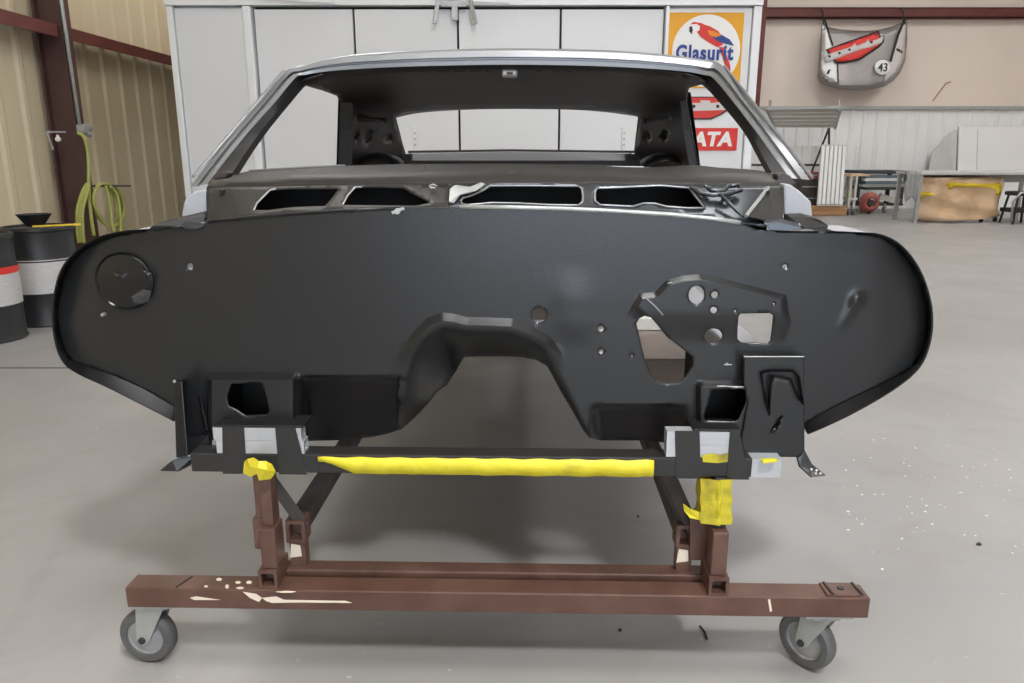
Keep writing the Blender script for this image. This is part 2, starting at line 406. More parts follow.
# ---- signs on the booth
def text_mesh(name, body, size, loc, mt, parent=None, bold=.0, sx=1., shear=0., ext=.002, rot=0., space=1.):
    cu = bpy.data.curves.new(name, 'FONT'); cu.body = body; cu.size = size; cu.align_x = 'CENTER'; cu.align_y = 'CENTER'
    cu.offset = bold; cu.extrude = ext; cu.shear = shear; cu.resolution_u = 4; cu.space_character = space
    o = bpy.data.objects.new(name+'_tmp', cu); COL.objects.link(o)
    bpy.context.view_layer.update()
    me = bpy.data.meshes.new_from_object(o.evaluated_get(bpy.context.evaluated_depsgraph_get()))
    vs = [v.co.copy() for v in me.vertices]; fs = [tuple(p.vertices) for p in me.polygons]
    bpy.data.objects.remove(o); bpy.data.meshes.remove(me)
    cr, sr = math.cos(rot), math.sin(rot)
    mb = MB(); mb.add([Vector((loc[0]+(v.x*sx)*cr-v.y*sr, loc[1]-v.z, loc[2]+(v.x*sx)*sr+v.y*cr)) for v in vs], fs)
    return mb.build(name, mt, parent, fixn=False)
def text_fit(name, body, u0, u1, v0, v1, Y, mt, parent, **kw):
    o = text_mesh(name, body, .2, (0, 0, 0), mt, parent, **kw); me = o.data; b0 = BASE[parent.name]
    co = [v.co+b0 for v in me.vertices]; xs = [p.x for p in co]; zs = [p.z for p in co]
    a_ = atY(u0, (v0+v1)/2, Y).x; b_ = atY(u1, (v0+v1)/2, Y).x; zt = atY((u0+u1)/2, v0, Y).z; zb_ = atY((u0+u1)/2, v1, Y).z
    for v, p in zip(me.vertices, co):
        v.co = Vector((a_+(p.x-min(xs))/(max(xs)-min(xs))*(b_-a_), Y+(p.y), zb_+(p.z-min(zs))/(max(zs)-min(zs))*(zt-zb_)))-b0
    return o
def flat(name, pts, Y, th, mt, parent=None, mp=None):
    q = [(mp or atY)(u, v, Y) for u, v in pts]
    return MB().prism(q, (0, th, 0)).build(name, mt, parent)
SY = BY-.012
a = atY(666.5, 12.5, SY); c = atY(742.5, 88, SY); c.x = atY(744.6, 12.5, SY).x
sg = thing('parrot_sign', ((a.x+c.x)/2, SY, c.z), 'yellow square sign with a red parrot on a white disc, on the booth wall', 'sign')
MB().box(a.x, c.x, SY, SY+.01, c.z, a.z).build('board', 'yellow_sign', sg)
cc = atY(706, 51, SY); rr = atY(740, 51, SY).x-cc.x
MB().cyl((cc.x, SY, cc.z), (cc.x, SY-.003, cc.z), rr, n=48).build('disc', 'paper_white', sg)
text_fit('lettering', 'Glasurit', 676, 733.5, 44.5, 60.5, SY-.013, 'blue_ink', sg, bold=.007, space=1.12)
def sgp(name, pts, mt, dy): # points from the sign zoom (482x683 crop of 660..780 x 0..170)
    return flat(name, [(660+x/4.017, y/4.017) for x, y in pts], SY-dy, .002, mt, sg)
sgp('parrot_body', [(120,105),(135,92),(165,95),(200,105),(235,125),(250,150),(252,180),(230,190),(195,170),(165,150),(150,130)], 'red_ink', .006)
sgp('parrot_head', [(116,100),(130,90),(150,92),(162,102),(158,122),(142,130),(128,138),(117,125)], 'paper_white', .008)
sgp('parrot_beak', [(118,108),(128,104),(132,120),(128,137),(118,126)], 'dark_ink', .010)
sgp('parrot_crest', [(120,98),(135,88),(165,92),(190,104),(165,108),(148,96)], 'red_ink', .010)
sgp('parrot_wing', [(195,130),(240,135),(280,158),(298,184),(262,176),(225,162)], 'blue_ink', .008)
sgp('parrot_wing', [(190,122),(215,124),(250,140),(225,150),(200,142)], 'orange_ink', .010)
sgp('parrot_tail', [(236,188),(256,190),(282,262),(284,290),(268,285),(255,240)], 'red_ink', .008)
# racing decal
a = atY(690, 95, SY)
dg_ = thing('racing_decal', (atY(710, 105, SY).x, SY, atY(710, 118, SY).z), 'red and white racing badge sticker between the two signs on the booth', 'sticker')
def dz(name, pts, mt, dy): return flat(name, [(660+x/4.017, y/4.017) for x, y in pts], SY-dy, .002, mt, dg_)
dz('border', [(85,388),(250,388),(255,402),(285,420),(280,440),(245,462),(205,480),(130,480),(60,455),(62,400)], 'dark_ink', 0)
dz('badge', [(90,392),(246,392),(250,405),(278,422),(274,436),(242,457),(203,474),(132,474),(66,451),(68,402)], 'red_ink', .003)
dz('band', [(75,420),(120,412),(160,414),(165,402),(200,404),(205,414),(240,410),(272,428),(262,442),(200,444),(120,446),(75,438)], 'grey_ink', .006)
for x in (136, 232):
    dz('dot', [(x+7*math.cos(k*.7), 427+7*math.sin(k*.7)) for k in range(9)], 'dark_ink', .009)
# red lettered sign
a = atY(681, 128, SY); c = atY(736.5, 150.5, SY)
rs = thing('red_sign', ((a.x+c.x)/2, SY, c.z), 'red sign with white capital letters at the bottom right of the booth', 'sign')
MB().box(a.x, c.x, SY, SY+.01, c.z, a.z).build('board', 'red_ink', rs)
text_fit('lettering', 'SATA', 683.5, 732.5, 131.5, 146.5, SY-.002, 'paper_white', rs, bold=.009, shear=.15, space=1.05)

# ================================================================== CAR BODY
car = thing('car', L(0, 1.4, .5), 'bare two-door car body shell with black firewall and grey roof, raised on a brown dolly', 'car')
# -- firewall outline (outer flange edge) and panel edge
left_o = [(150,229,.8),(125,231,3),(97,238,4),(76,252,4),(62,270,4),(55,295,4),(53.5,320,4),(57,345,5),(65,363,7),(80,374,10),(110,388,13),(140,403,14),(175,421,12)]
right_o = [(826,231,.3),(850,232,.6),(880,234.5,3),(901,246,4),(918,268,4),(928.5,296,4),(931.5,320,4),(928.5,345,4),(918,368,6),(895,388,10),(860,409,13),(830,424,13),(807,434,10)]
def crom(lst, k=4):
    A_ = np.array(lst, float); out = []; n = len(A_)
    for i in range(n-1):
        p0, p1, p2, p3 = A_[max(i-1, 0)], A_[i], A_[i+1], A_[min(i+2, n-1)]
        for j in range(k):
            t = j/k; out.append(tuple(.5*(2*p1+(p2-p0)*t+(2*p0-5*p1+4*p2-p3)*t*t+(3*p1-p0-3*p2+p3)*t**3)))
    out.append(tuple(A_[-1])); return out
left_o = crom(left_o); right_o = crom(right_o)
def inner_edge(lst):
    out = []
    for i, (x, y, w_) in enumerate(lst):
        a = lst[max(i-1, 0)]; c = lst[min(i+1, len(lst)-1)]; tx, ty = c[0]-a[0], c[1]-a[1]; l = math.hypot(tx, ty)
        nx, ny = -ty/l, tx/l
        if nx*(490-x)+ny*(300-y) < 0: nx, ny = -nx, -ny
        out.append((x+nx*w_, y+ny*w_))
    return out
LI = inner_edge(left_o); RI = inner_edge(right_o)
top = [(205,222),(250,217),(300,213),(350,210),(400,208),(460,207),(512,207.5),(570,209),(620,211.5),(670,214.5),(715,219),(740,223),(758,230),(790,231)]
tunnel_l = [(305,441),(345,440),(372,437),(387,434),(402,429),(416,416),(428,404),(438,391),(447,385),(456,371),(464,357)]
tunnel_t = [(482,356.3),(500,356.3),(522,357),(536,360),(547,366),(552,375),(560,390),(572,410),(583,430),(590,438),(600,440.5),(640,440.5),(668,443),(745,445)]
outline = LI[::-1][:0]
outline = [(160,228),(203,226)]+top+RI+[(800,440)]+tunnel_t[::-1]+tunnel_l[::-1]+[(188,440)]+LI[::-1]
# ordering check: top runs left to right, right end down, bottom right to left, left end up
ridge = [(398,395),(400,372),(406,352),(416,336),(430,322),(442,317.5),(452,318.5),(466,322),(490,322.5),(512,323.5),(530,331),(547,340.5),(556,352),(566,372),(584,408),(594,430)]
arch = ridge+[(600,470),(395,470)]
plate = [(634,308),(641,296.5),(656,295),(668,283),(684,278.5),(700,277),(712,279),(784,297.5),(787,322),(780,352),(700,366),(660,330)]
def fw_off(u, v):
    o = np.zeros(u.shape)
    ins = inside(arch, u, v); d = pdist(ridge, u, v, False)*np.where(ins, 1, -1)
    up = sst((370-v)/40)                                   # pressed ledge only along the top of the arch
    o += -.0165*np.clip((d+5)/8, 0, 1)*up
    o += .17*sst((d-5)/48)+.0022*np.clip(d-20, 0, 60)*sst((480-u)/40)
    ip = inside(plate, u, v); dp = pdist(plate, u, v)*np.where(ip, 1, -1)
    wgt = sst((345-v)/35)
    o += -.0105*np.clip((dp+3)/5.5, 0, 1)*wgt
    # toe boards under the flat dash
    tl = sst((u-298)/10)*sst((430-u)/20)*sst((v-376)/5); o += tl*(.03+.0016*np.clip(v-376, 0, 70))*np.where(ins, .2, 1)
    tr = sst((u-588)/14)*sst((692-u)/30)*sst((v-404)/6); o += tr*(.02+.0016*np.clip(v-404, 0, 70))
    # soft swage right of the small hole, corner dimple, dish round the left end
    o += -.004*np.exp(-((u-572)/20)**2)*sst((v-262)/40)*sst((350-v)/30)
    dd = np.hypot(u-857, v-299); o += -.007*np.exp(-(dd/6)**2)-.004*np.exp(-((u-857+(v-299)*.55)/5)**2)*sst((v-297)/4)*sst((335-v)/30)
    o += .007*sst((110-u)/50)*sst((330-v)/40)+.005*sst((u-870)/50)
    # frame rail boxes stand a little proud
    o += -.028*sst((u-206)/5)*sst((300-u)/8)*sst((v-372)/8)
    o += -.028*sst((u-694)/8)*sst((752-u)/5)*sst((v-380)/8)
    return o
h_big = [(636.4,323.5),(639.5,318.4),(644.6,315.8),(650.8,317.4),(657,324.6),(667,337),(681.5,348),(692.8,357.4),(693,365.6),(685.6,377),(677.4,383),(667,384.4),(657,381),(650.8,374),(644.6,358.4)]
h_rect = [(741,313.6),(770,313),(773.4,315.5),(772,329),(770.6,341),(768,343.2),(741,342.2),(737.4,339),(737.6,328),(738.6,316)]
h_rl = [(231,384),(261,383),(264,390),(269.5,411),(267,414.5),(246,416),(237,410),(229,406),(227,398),(229,390)]
h_rr = [(712,390),(742,388),(746,392),(746.5,402),(738,420),(733,421.5),(706,420.5),(704,417)]
holes = [ell(539,315,7.6), ell(601,329,3.4), ell(601,352,3), h_big, h_rect, ell(696.5,295,8,9.4), ell(714.7,294.8,3.5), ell(713.7,310.2,3.4), ell(713.3,336,9,7.6),
         ell(785,266.8,2.6), ell(190,266,3), h_rl, h_rr, ell(104,314,2.4), ell(735,311,1.2), ell(774,304,1.4), ell(632,355.5,1.2)]
fwl = relief('firewall', outline, holes, fw_off, 2.6, 'black', car, solid=.003, hstep=2., lines=[ridge, plate[:10]])
# flanges round the two ends
def flange(lst, li, sgn):
    n = len(lst)
    a = [P(x, y, float(fw_off(np.array([x*1.]), np.array([y*1.]))[0])) for x, y in li]
    bq = [P(x, y, -.03) for x, y, w_ in lst]
    cq = [P(x+(x-490)*.004, y+(y-300)*.004, -.03) for x, y, w_ in lst]
    dq = [P(x+(x-490)*.004, y+(y-300)*.004, .03) for x, y, w_ in lst]
    MB().strip([a, bq, cq, dq]).build('end_flange', 'lip', fwl, smooth='auto')
flange(left_o, LI, -1); flange(right_o, RI, 1)
# plug disc in the left end
PO = float(fw_off(np.array([125.]), np.array([281.]))[0])-.004; c = P(125, 281, PO); rr = (P(153, 281, PO)-c).length; ax = Vector((-YAW, -1, 0))
MB().lathe(c+ax*.001, ax, [(rr*1.02, -.012), (rr*1.02, .004), (rr*.97, .007), (rr*.93, .004), (rr*.6, .005), (0, .006)], 40).build('plug', 'black_gloss', fwl, smooth='auto')
for pts in ([(131,297),(143,289),(151,291),(149,301),(140,304),(134,303)], [(140,268),(152,274),(153,284),(147,280)], [(112,271),(128,273),(124,279),(116,277)]):
    MB().add([P(x, y, PO-.006-.006*random.random()) for x, y in pts]+[P(sum(p[0] for p in pts)/len(pts), sum(p[1] for p in pts)/len(pts), PO-.016)],
             [(i, (i+1) % len(pts), len(pts)) for i in range(len(pts))]).build('film_scrap', 'film', fwl, solid=.0008)
# studs, then thin pale tubes painting in the crease highlights
for (u, v, r) in ((191.5,268.5,1.3),(103,314.5,1.6),(785.6,268.5,1.2),(601,329.5,1.6),(601,352.3,1.5),(727,364,1.2),(749,300,1)):
    q = P(u, v, -.001); MB().cyl(q+ax*.0035, q-ax*.003, r*.0021, n=10).build('stud', 'galv', fwl)
for pts in ([(724,364.6),(732,364.6)], [(647,299),(655,306),(663,315)], [(668,283.5),(672,282)]):
    MB().tube([P(x, y, float(fw_off(np.array([x*1.]), np.array([y*1.]))[0])-.0012) for x, y in pts], .0011, 6).build('edge', 'galv', fwl)
# frame rail tunnels behind the two square holes
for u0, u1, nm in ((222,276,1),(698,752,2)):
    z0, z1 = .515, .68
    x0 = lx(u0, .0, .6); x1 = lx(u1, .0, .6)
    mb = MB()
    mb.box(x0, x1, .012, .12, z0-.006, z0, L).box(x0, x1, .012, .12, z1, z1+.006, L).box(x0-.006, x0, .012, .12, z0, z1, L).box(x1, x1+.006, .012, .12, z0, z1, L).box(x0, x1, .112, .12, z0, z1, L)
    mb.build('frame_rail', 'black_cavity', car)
# right suspension bracket
br_o = [(744,357),(804,357),(804.5,400),(804.5,450),(800,457),(782,457),(757,456),(744,466),(740,445),(748,402),(744,384)]
BA = [(760,372),(770,369.5),(793,370),(799,376),(803,400),(803,404),(797,398),(790,380),(774,377),(771,384),(769,415),(764,400)]
def br_off(u, v):
    o = np.full(u.shape, -.034)
    A = [(760,372),(770,369.5),(793,370),(799,376),(803,400),(803,404),(797,398),(790,380),(774,377),(771,384),(769,415),(764,400)]
    o += .022*sst((pdist(A, u, v)*np.where(inside(A, u, v), 1, -1)+1)/3)
    Bq = [(772,430),(778,420),(781,417),(777,429),(770,434)]
    o += .012*sst((pdist(Bq, u, v)*np.where(inside(Bq, u, v), 1, -1)+1)/2)
    return o
rb = relief('rail_bracket', br_o, [], br_off, 2.2, 'black', car, solid=.004, lines=[BA+BA[:1]], lo=(-1.6, -.6, .4, 1.2, 2.2), lstep=1.5)
n = len(br_o)
MB().strip([[P(x, y, -.034) for x, y in br_o+br_o[:1]], [P(x, y, .004) for x, y in br_o+br_o[:1]]]).build('bracket_side', 'black', rb)
MB().prism([P(796,452,-.03), P(804,449,-.03), P(812,464,-.045), P(826,475.5,-.06), P(812,477,-.06), P(800,466,-.04)], (0, .006, -.004)).build('foot', 'black', rb)
for u, v in ((811,470),(816,471),(815,474),(820,474)):
    q = P(u, v, -.055); MB().cyl(q+Vector((0,-.003,.003)), q+Vector((0,.004,-.003)), .0022, n=8).build('foot_bolt', 'galv', rb)
# highlights on the bracket edges, painted in as thin pale tubes
MB().tube([P(744,356.6,-.036), P(804,356.6,-.036)], .0012, 6).build('edge', 'galv', rb)
MB().tube([P(717,386,-.03), P(745,387,-.03)], .001, 6).build('edge', 'galv', rb)
# left suspension bracket: a fin seen edge-on, and its foot
lbk = MB().hexa([P(176,458,-.07), P(188,456,-.07), P(188,450,0), P(183,450,0), P(173.5,380,-.05), P(182,381,-.05), P(186,380,0), P(182,380,0)]).build('rail_bracket', 'black_gloss', car, bevel=.002)
MB().prism([P(160,470.5,-.075), P(172,460.5,-.07), P(186,455,-.06), P(192,458,-.06), P(189,465,-.06), P(177,471,-.075)], (0, .006, -.004)).build('foot', 'black', lbk)
MB().prism([P(186,440,-.015), P(210,434,-.015), P(210,448,-.015), P(200,452,-.02), P(186,456,-.03)], (0, .012, 0)).build('gusset', 'black', lbk)
MB().tube([P(200,396,-.006), P(203,412,-.012), P(207,430,-.02)], .004, 6).build('crease', 'black_gloss', lbk)
q = P(175,381,-.052); MB().cyl(q, q+ax*.004, .003, n=8).build('edge', 'galv', lbk)
# shoulder plates on top of the ends
MB().prism([P(147,231,-.03), P(152,226,-.03), P(178,219.5,.0), P(203,213.5,.03), P(206,216,.03), P(203,222,.02), P(180,226,-.01)], (0, .03, .004)).build('fender_mount', 'pinch', car)
MB().prism([P(785,222,.03), P(790,217,.03), P(806,216.5,.02), P(820,220,-.01), P(828,225.5,-.03), P(827,231,-.03), P(806,229,-.02)], (0, .03, .004)).build('fender_mount', 'pinch', car)
for pts in ([(178,226.5),(186,224),(196,225),(204,226.5),(198,229.5),(186,229)], [(764,224),(782,222),(800,226),(806,229.5),(786,231.5),(770,230.5)]):
    MB().prism([P(x, y, -.008) for x, y in pts], (0, .01, .006)).build('clamp', 'cowl_shiny', car, bevel=.002)

# -- cowl: perforated face, then the dash shelf
def cowl_off(u, v):
    f = np.interp(u, [p[0] for p in top], [p[1] for p in top])
    t = np.clip((f-v)/(f-186), 0, 1)
    return .004+.12*t
cl_o = [(206,189),(222,187.5),(300,186),(380,184.5),(449,184),(448,207.2)]+[p for p in reversed(top) if p[0] < 440]+[(208,221)]
HL1 = [(254,210),(257,203),(270,190),(290,188.5),(338.7,188.5),(331,199),(325,206),(293,207),(268,210)]
HL2 = [(342.5,204.8),(348,195),(355,187.3),(378,187),(403.5,188),(414,194),(431,202.5),(416,205.5),(380,205.3)]
HM = [(460.6,201),(463,198),(472,195.5),(482,191),(490,186),(530,185.8),(578.7,186.3),(582,189),(583,196),(582.5,202),(578.7,205.3),(550,205),(517.8,203.3),(492,202.8),(468,205),(462,204)]
HR = [(595,192),(597,188.4),(620,187.6),(641,186.5),(660,185.5),(689,188),(696,197),(704.4,208),(690,208.3),(666,206.6),(655,203.6),(643.5,203.4),(633,206.5),(600,205),(595,201)]
cw = relief('cowl_panel', cl_o, [HL1, HL2], cowl_off, 4, 'cowl_matte', car, solid=.003, hstep=3)
cr_o = [(449,184),(512,183.5),(600,184),(690,185),(760,186),(783,186),(784,222),(764,226.5)]+[p for p in reversed(top) if 449 < p[0] < 742]+[(448,207.2)]
cwr = relief('cowl_panel', cr_o, [HM, HR], cowl_off, 4, 'cowl_shiny', car, solid=.003, hstep=3)
def rim(poly, mt, par, r=.0016):
    pp = resample(poly, 4); us = np.array([p[0] for p in pp]); vs_ = np.array([p[1] for p in pp]); oo = cowl_off(us, vs_)-.002
    pts = [P(a_, b_, float(c_)) for a_, b_, c_ in zip(us, vs_, oo)]
    MB().tube(pts+pts[:1], r, 6).build('hole_rim', mt, par, smooth=True)
rim(HM, 'silver', cwr, .0022); rim(HR, 'silver', cwr, .0022)
for pts in ([(254,210),(257,203),(270,190),(276,189)], [(342.5,204.8),(348,195),(355,187.3),(362,187)]):
    MB().tube([P(x, y, float(cowl_off(np.array([x*1.]), np.array([y*1.]))[0])-.003) for x, y in pts], .0018, 6).build('hole_rim', 'galv', cw)
# lip between cowl and firewall
def lipline(pts, r, mt, par, off=-.002):
    MB().tube([P(x, y, off) for x, y in pts], r, 8).build('seam_lip', mt, par, smooth=True)
lipline([(208,221.5)]+[p for p in top if p[0] <= 440 and p[0] > 205], .003, 'black', cw)
lipline([p for p in top if 448 <= p[0] <= 740], .0045, 'galv', cwr)
# torn bracket and clamps on the cowl
MB().prism([P(449,203,.02), P(450,190,.09), P(456,186,.1), P(470,188,.09), P(481,183.5,.11), P(486,185,.1), P(476,192,.07), P(460,196,.05), P(454,204,.02)], (0, -.006, .003)).build('cowl_bracket', 'galv', cwr, bevel=.002)
MB().tube([P(691,187,.1), P(700,193,.08), P(712,195,.07), P(728,194,.07), P(741,190,.09), P(739,185,.1), P(728,186,.1), P(724,191,.08), P(712,191,.08), P(706,186,.1)], .005, 8).build('cowl_bracket', 'cowl_shiny', cwr, smooth=True)
MB().tube([P(720,194,.06), P(729,203,.04), P(738,212,.02), P(744,216,.01)], .004, 6).build('cowl_brace', 'cowl_shiny', cwr, smooth=True)
MB().add([P(768,188,.1), P(746,216,.01), P(775,222,.012), P(783,222,.012), P(783,188,.11)], [(0, 1, 2), (0, 2, 3), (0, 3, 4)]).build('cowl_end', 'cowl_matte', cwr, solid=.003)
MB().tube([P(768,188,.097), P(746,216,.006)], .004, 6).build('end_fold', 'galv', cwr)
MB().add([P(230,189,.1), P(222,221,.0), P(240,219.5,-.004), P(207,221.5,.006), P(206,190,.12)], [(0, 1, 2), (0, 3, 1), (0, 4, 3)]).build('cowl_end', 'cowl_matte', cw, solid=.003)
q = P(398,211,-.004)
MB().cyl(q, q+ax*.01, .006, n=10).build('nut', 'galv', cw); MB().bar(P(392,213,-.006), P(404,208,-.006), .004, .006).build('clip', 'galv', cw)
MB().tube([P(429,186,.1), P(433,184.6,.1), P(437,186,.1), P(434,188,.1), P(430,187.5,.1)], .002, 6).build('clip', 'galv', cw)
# plenum behind the holes
xa, xb = lx(216, .06, 1.0), lx(772, .06, 1.0)
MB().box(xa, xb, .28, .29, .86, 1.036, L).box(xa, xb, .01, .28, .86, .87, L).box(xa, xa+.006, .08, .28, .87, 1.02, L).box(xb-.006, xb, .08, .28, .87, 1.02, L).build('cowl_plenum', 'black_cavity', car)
# dash shelf
ds_top = [(212,177),(225,174.5),(240,173),(250,171),(290,168.8),(337,166),(400,164),(512,163.6),(600,164.5),(646,167.5),(694,164.8),(717,167.4),(745,169),(760,170.5),(775,174)]
ds_bot = [(783,186),(760,186),(690,185),(600,184),(512,183.5),(449,184),(380,184.5),(300,186),(222,187.5),(206,189)]
def ds_off(u, v):
    a_ = np.interp(u, [p[0] for p in ds_top], [p[1] for p in ds_top]); b_ = np.interp(u, [p[0] for p in ds_bot[::-1]], [p[1] for p in ds_bot[::-1]])
    t = np.clip((b_-v)/(b_-a_), 0, 1)
    return .124+.025*np.clip(t/.5, 0, 1)+.28*np.clip((t-.5)/.5, 0, 1)
dsh = relief('dash_shelf', ds_top+ds_bot, [], ds_off, 4, 'dash', car, solid=.004)
MB().tube([P(x, y, .42) for x, y in ((249,170.8),(290,168.4),(345,165.6))], .003, 6).build('shelf_edge', 'silver', dsh)
MB().tube([P(x, y, .40) for x, y in ((560,166),(612,167),(644,167.3))], .0025, 6).build('shelf_edge', 'silver', dsh)
# hinge pillar skins at both sides
def skin(name, pts, o0, o1, mt):
    a_ = [P(x, y, o0) for x, y in pts]; d_ = Vector((YAW, 1, 0))*(o1-o0)
    return MB().prism(a_, d_).build(name, mt, car, bevel=.004)
skin('hinge_pillar', [(181,217),(184,201),(193,192),(205,189.5),(208,201),(208,221),(203,222)], .10, .34, 'silver_flat')
skin('hinge_pillar', [(784,184),(790,184),(801,192),(811.5,202),(812.5,216.5),(806,222),(784,222)], .10, .34, 'silver_flat')
for s_ in (-1, 1):
    xo = .80 if s_ < 0 else .80
    MB().box(s_*.74, s_*.80, .06, .30, .62, .93, L).build('door_post', 'silver_flat', car)

# -- windshield frame swept over pillars and header
path = [((190,187),(207,184),(231,175),.30),((214,155),(228,157),(246,152),.44),((238,126),(250,130),(263.5,128),.58),((262,98),(274,103),(282,106),.71),((284,72.5),(295,78),(299,86),.82),
        ((296,68.5),(304,75),(306,84),.845),((318,62.5),(322,72),(323,78),.855),((348,57.5),(348,69.5),(349,75),.86),((400,54),(400,66.8),(400,71),.865),((460,52),(460,65.2),(460,69),.87),((512,51.2),(512,64.6),(512,68.5),.87),
        ((570,52),(570,65.3),(570,69),.87),((620,53.6),(620,67),(620,71),.865),((660,56.5),(660,69.3),(659,74),.86),((690,60),(689,72),(687,78),.855),((711,63),(704,75),(700,82),.845),((722.6,66),(714,78.5),(708,85),.82),
        ((746,96),(735,104),(729.5,108),.71),((768,124),(755,130),(749,132),.58),((789,152),(773,155),(761,153),.44),((810,180),(790,178),(772,173),.30)]
path = [((r[0], r[1]), (r[2], r[3]), (r[4], r[5]), r[6]) for r in crom([(*p[0], *p[1], *p[2], p[3]) for p in path], 3)]
def lerp2(a_, b_, t): return (a_[0]+(b_[0]-a_[0])*t, a_[1]+(b_[1]-a_[1])*t)
O0 = [P(*p[0], p[3]) for p in path]
r1 = [P(*lerp2(p[0], p[1], .42), p[3]-.006) for p in path]
r2 = [P(*lerp2(p[0], p[1], .50), p[3]+.012) for p in path]
r3 = [P(*lerp2(p[0], p[1], .60), p[3]+.012) for p in path]
r4 = [P(*lerp2(p[0], p[1], .66), p[3]-.002) for p in path]
r5 = [P(*p[1], p[3]) for p in path]
bk = Vector((YAW, 1, 0))
fr = MB().strip([[p+bk*.05 for p in O0], O0, r1, r2, r3, r4, r5, [p+bk*.03 for p in r5]]).build('windshield_frame', 'silver', car, smooth='auto')
I0 = [P(*p[2], p[3]+.03) for p in path]
MB().strip([[p+bk*.004 for p in r5], I0, [p+bk*.05 for p in I0]]).build('pinch_weld', 'pinch', fr, smooth='auto')
MB().tube([P(193+k*13, 176.5-k*15.1, .33+k*.066) for k in range(8)], .004, 6).build('drip_rail', 'silver', fr)
MB().tube([P(812.5-k*12.6, 178-k*16, .33+k*.07) for k in range(8)], .004, 6).build('drip_rail', 'silver', fr)
# hinge lumps at the pillar feet
for pts, o0 in (([(212,176),(218,172),(226,171),(231,173),(226,178),(214,181)], .27), ([(776,174),(783,172),(791,176),(796,184),(788,188),(778,184)], .2)):
    MB().prism([P(x, y, o0) for x, y in pts], (0, .03, 0)).build('pillar_foot', 'steel_dark', fr, bevel=.004)

# -- roof skin (exterior) behind the header
front = [L0 for L0 in O0[12:49]]
rows = []
for k, (yl, dz_, sc) in enumerate(((0, 0, 1), (.12, .022, 1.0), (.35, .04, 1.02), (.65, .046, 1.03), (.95, .02, 1.03), (1.2, -.03, 1.0), (1.42, -.085, .96))):
    rows.append([Vector((OX+YAW*(.85+yl)+(p.x-OX-YAW*.85)*sc, p.y+yl, p.z+dz_+.001)) for p in front])
roof = MB().strip(rows).build('roof', 'silver', car, smooth='auto', solid=.006)
# interior: roof lining, quarter pillars and the rear window surround as one pressed shell
insh = [(299,84),(306,80),(323,75),(349,72),(400,69),(460,67),(512,66.5),(570,67),(620,69),(659,72),(687,75),(700,79),(707,83),(689,88),(686.5,100),(689,118),(693,140),(698,164),(640,166),(634,151),(639.8,120),(637,116),(624,112),(590,110),(559,109.3),(512,109),(456.7,109),(430,110),(404,112),(395,116.5),(399,132),(405,151),(408,164),(339,166),(340,130),(341,103),(336.6,95.7),(321.5,90.3)]
ctl = [(299,84,.86),(400,69,.9),(512,66,.9),(620,69,.9),(707,83,.86),(689,88,1.1),(686.5,100,1.62),(691,130,1.66),(698,164,1.66),(341,103,1.62),(340,130,1.66),(339,166,1.66),(321,90.3,1.15),
       (512,109,2.2),(404,112,2.22),(624,112,2.22),(395,117,2.25),(405,151,2.55),(640,120,2.25),(634,151,2.55),(408,164,2.6),(640,166,2.6),(370,120,1.95),(665,120,1.95),(372,150,2.1),(662,150,2.1),(512,88,1.5),(430,90,1.6),(600,90,1.6)]
CT = np.array([(a_, 1.6*b_, c_) for a_, b_, c_ in ctl])/np.array([100., 100., 1.])
def tps_k(d2): return np.where(d2 > 1e-12, .5*d2*np.log(np.maximum(d2, 1e-12)), 0.)
_n = len(CT); _A = np.zeros((_n+3, _n+3))
_A[:_n, :_n] = tps_k((CT[:, None, 0]-CT[None, :, 0])**2+(CT[:, None, 1]-CT[None, :, 1])**2)+np.eye(_n)*.02
_A[:_n, _n] = 1; _A[:_n, _n+1:] = CT[:, :2]; _A[_n, :_n] = 1; _A[_n+1:, :_n] = CT[:, :2].T
_W = np.linalg.solve(_A, np.concatenate([CT[:, 2], np.zeros(3)]))
def in_off(u, v):
    x = u/100; y = 1.6*v/100
    o = _W[_n]+_W[_n+1]*x+_W[_n+2]*y
    for i_ in range(_n): o = o+_W[i_]*tps_k((x-CT[i_, 0])**2+(y-CT[i_, 1])**2)
    for k in (.33, .66):                                        # roof bows
        yy = 66+43*k; o += -.015*np.exp(-((v-yy-(u-512)**2*.00012)/1.6)**2)*sst((180-abs(u-512))/40)
    return o
H1 = [(356,117),(384,119.5),(386,123),(357,121.5)]; H2 = [(354,138),(358,131),(358,136),(355,140)]; H3 = [(367,131),(372,130),(370,139),(366,144),(365,138)]; H4 = [(386,138),(390,134),(392,140),(386,142)]
H5 = [(645,119),(668,115),(670,118),(646,123)]; H6 = [(664,130),(668,131),(667,139),(663,141),(662,135)]; H7 = [(645,134),(650,134),(651,139),(646,140)]
ins_ = relief('inner_shell', insh, [H1, H2, H3, H4, H5, H6, H7], in_off, 4, 'inner_dark', car, solid=.004, hstep=3)
# quarter pillars: near-black backing added so their holes stay dark, then the outer skin
for pts in ([(339,92),(400,108),(396,118),(408,165),(337,168)], [(690,92),(632,106),(638,118),(634,152),(640,167),(700,168)]):
    o_ = [1.72, 2.34, 2.38, 2.7, 1.76] if len(pts) == 5 else [1.72, 2.34, 2.38, 2.66, 2.7, 1.76]
    MB().prism([P(x, y, o) for (x, y), o in zip(pts, o_)], bk*.006).build('sail_panel', 'inner_hole', car)
    MB().prism([P(x+(x-515)*.004, y, o+.01) for (x, y), o in zip(pts, o_)], bk*.006).build('sail_skin', 'silver', car)
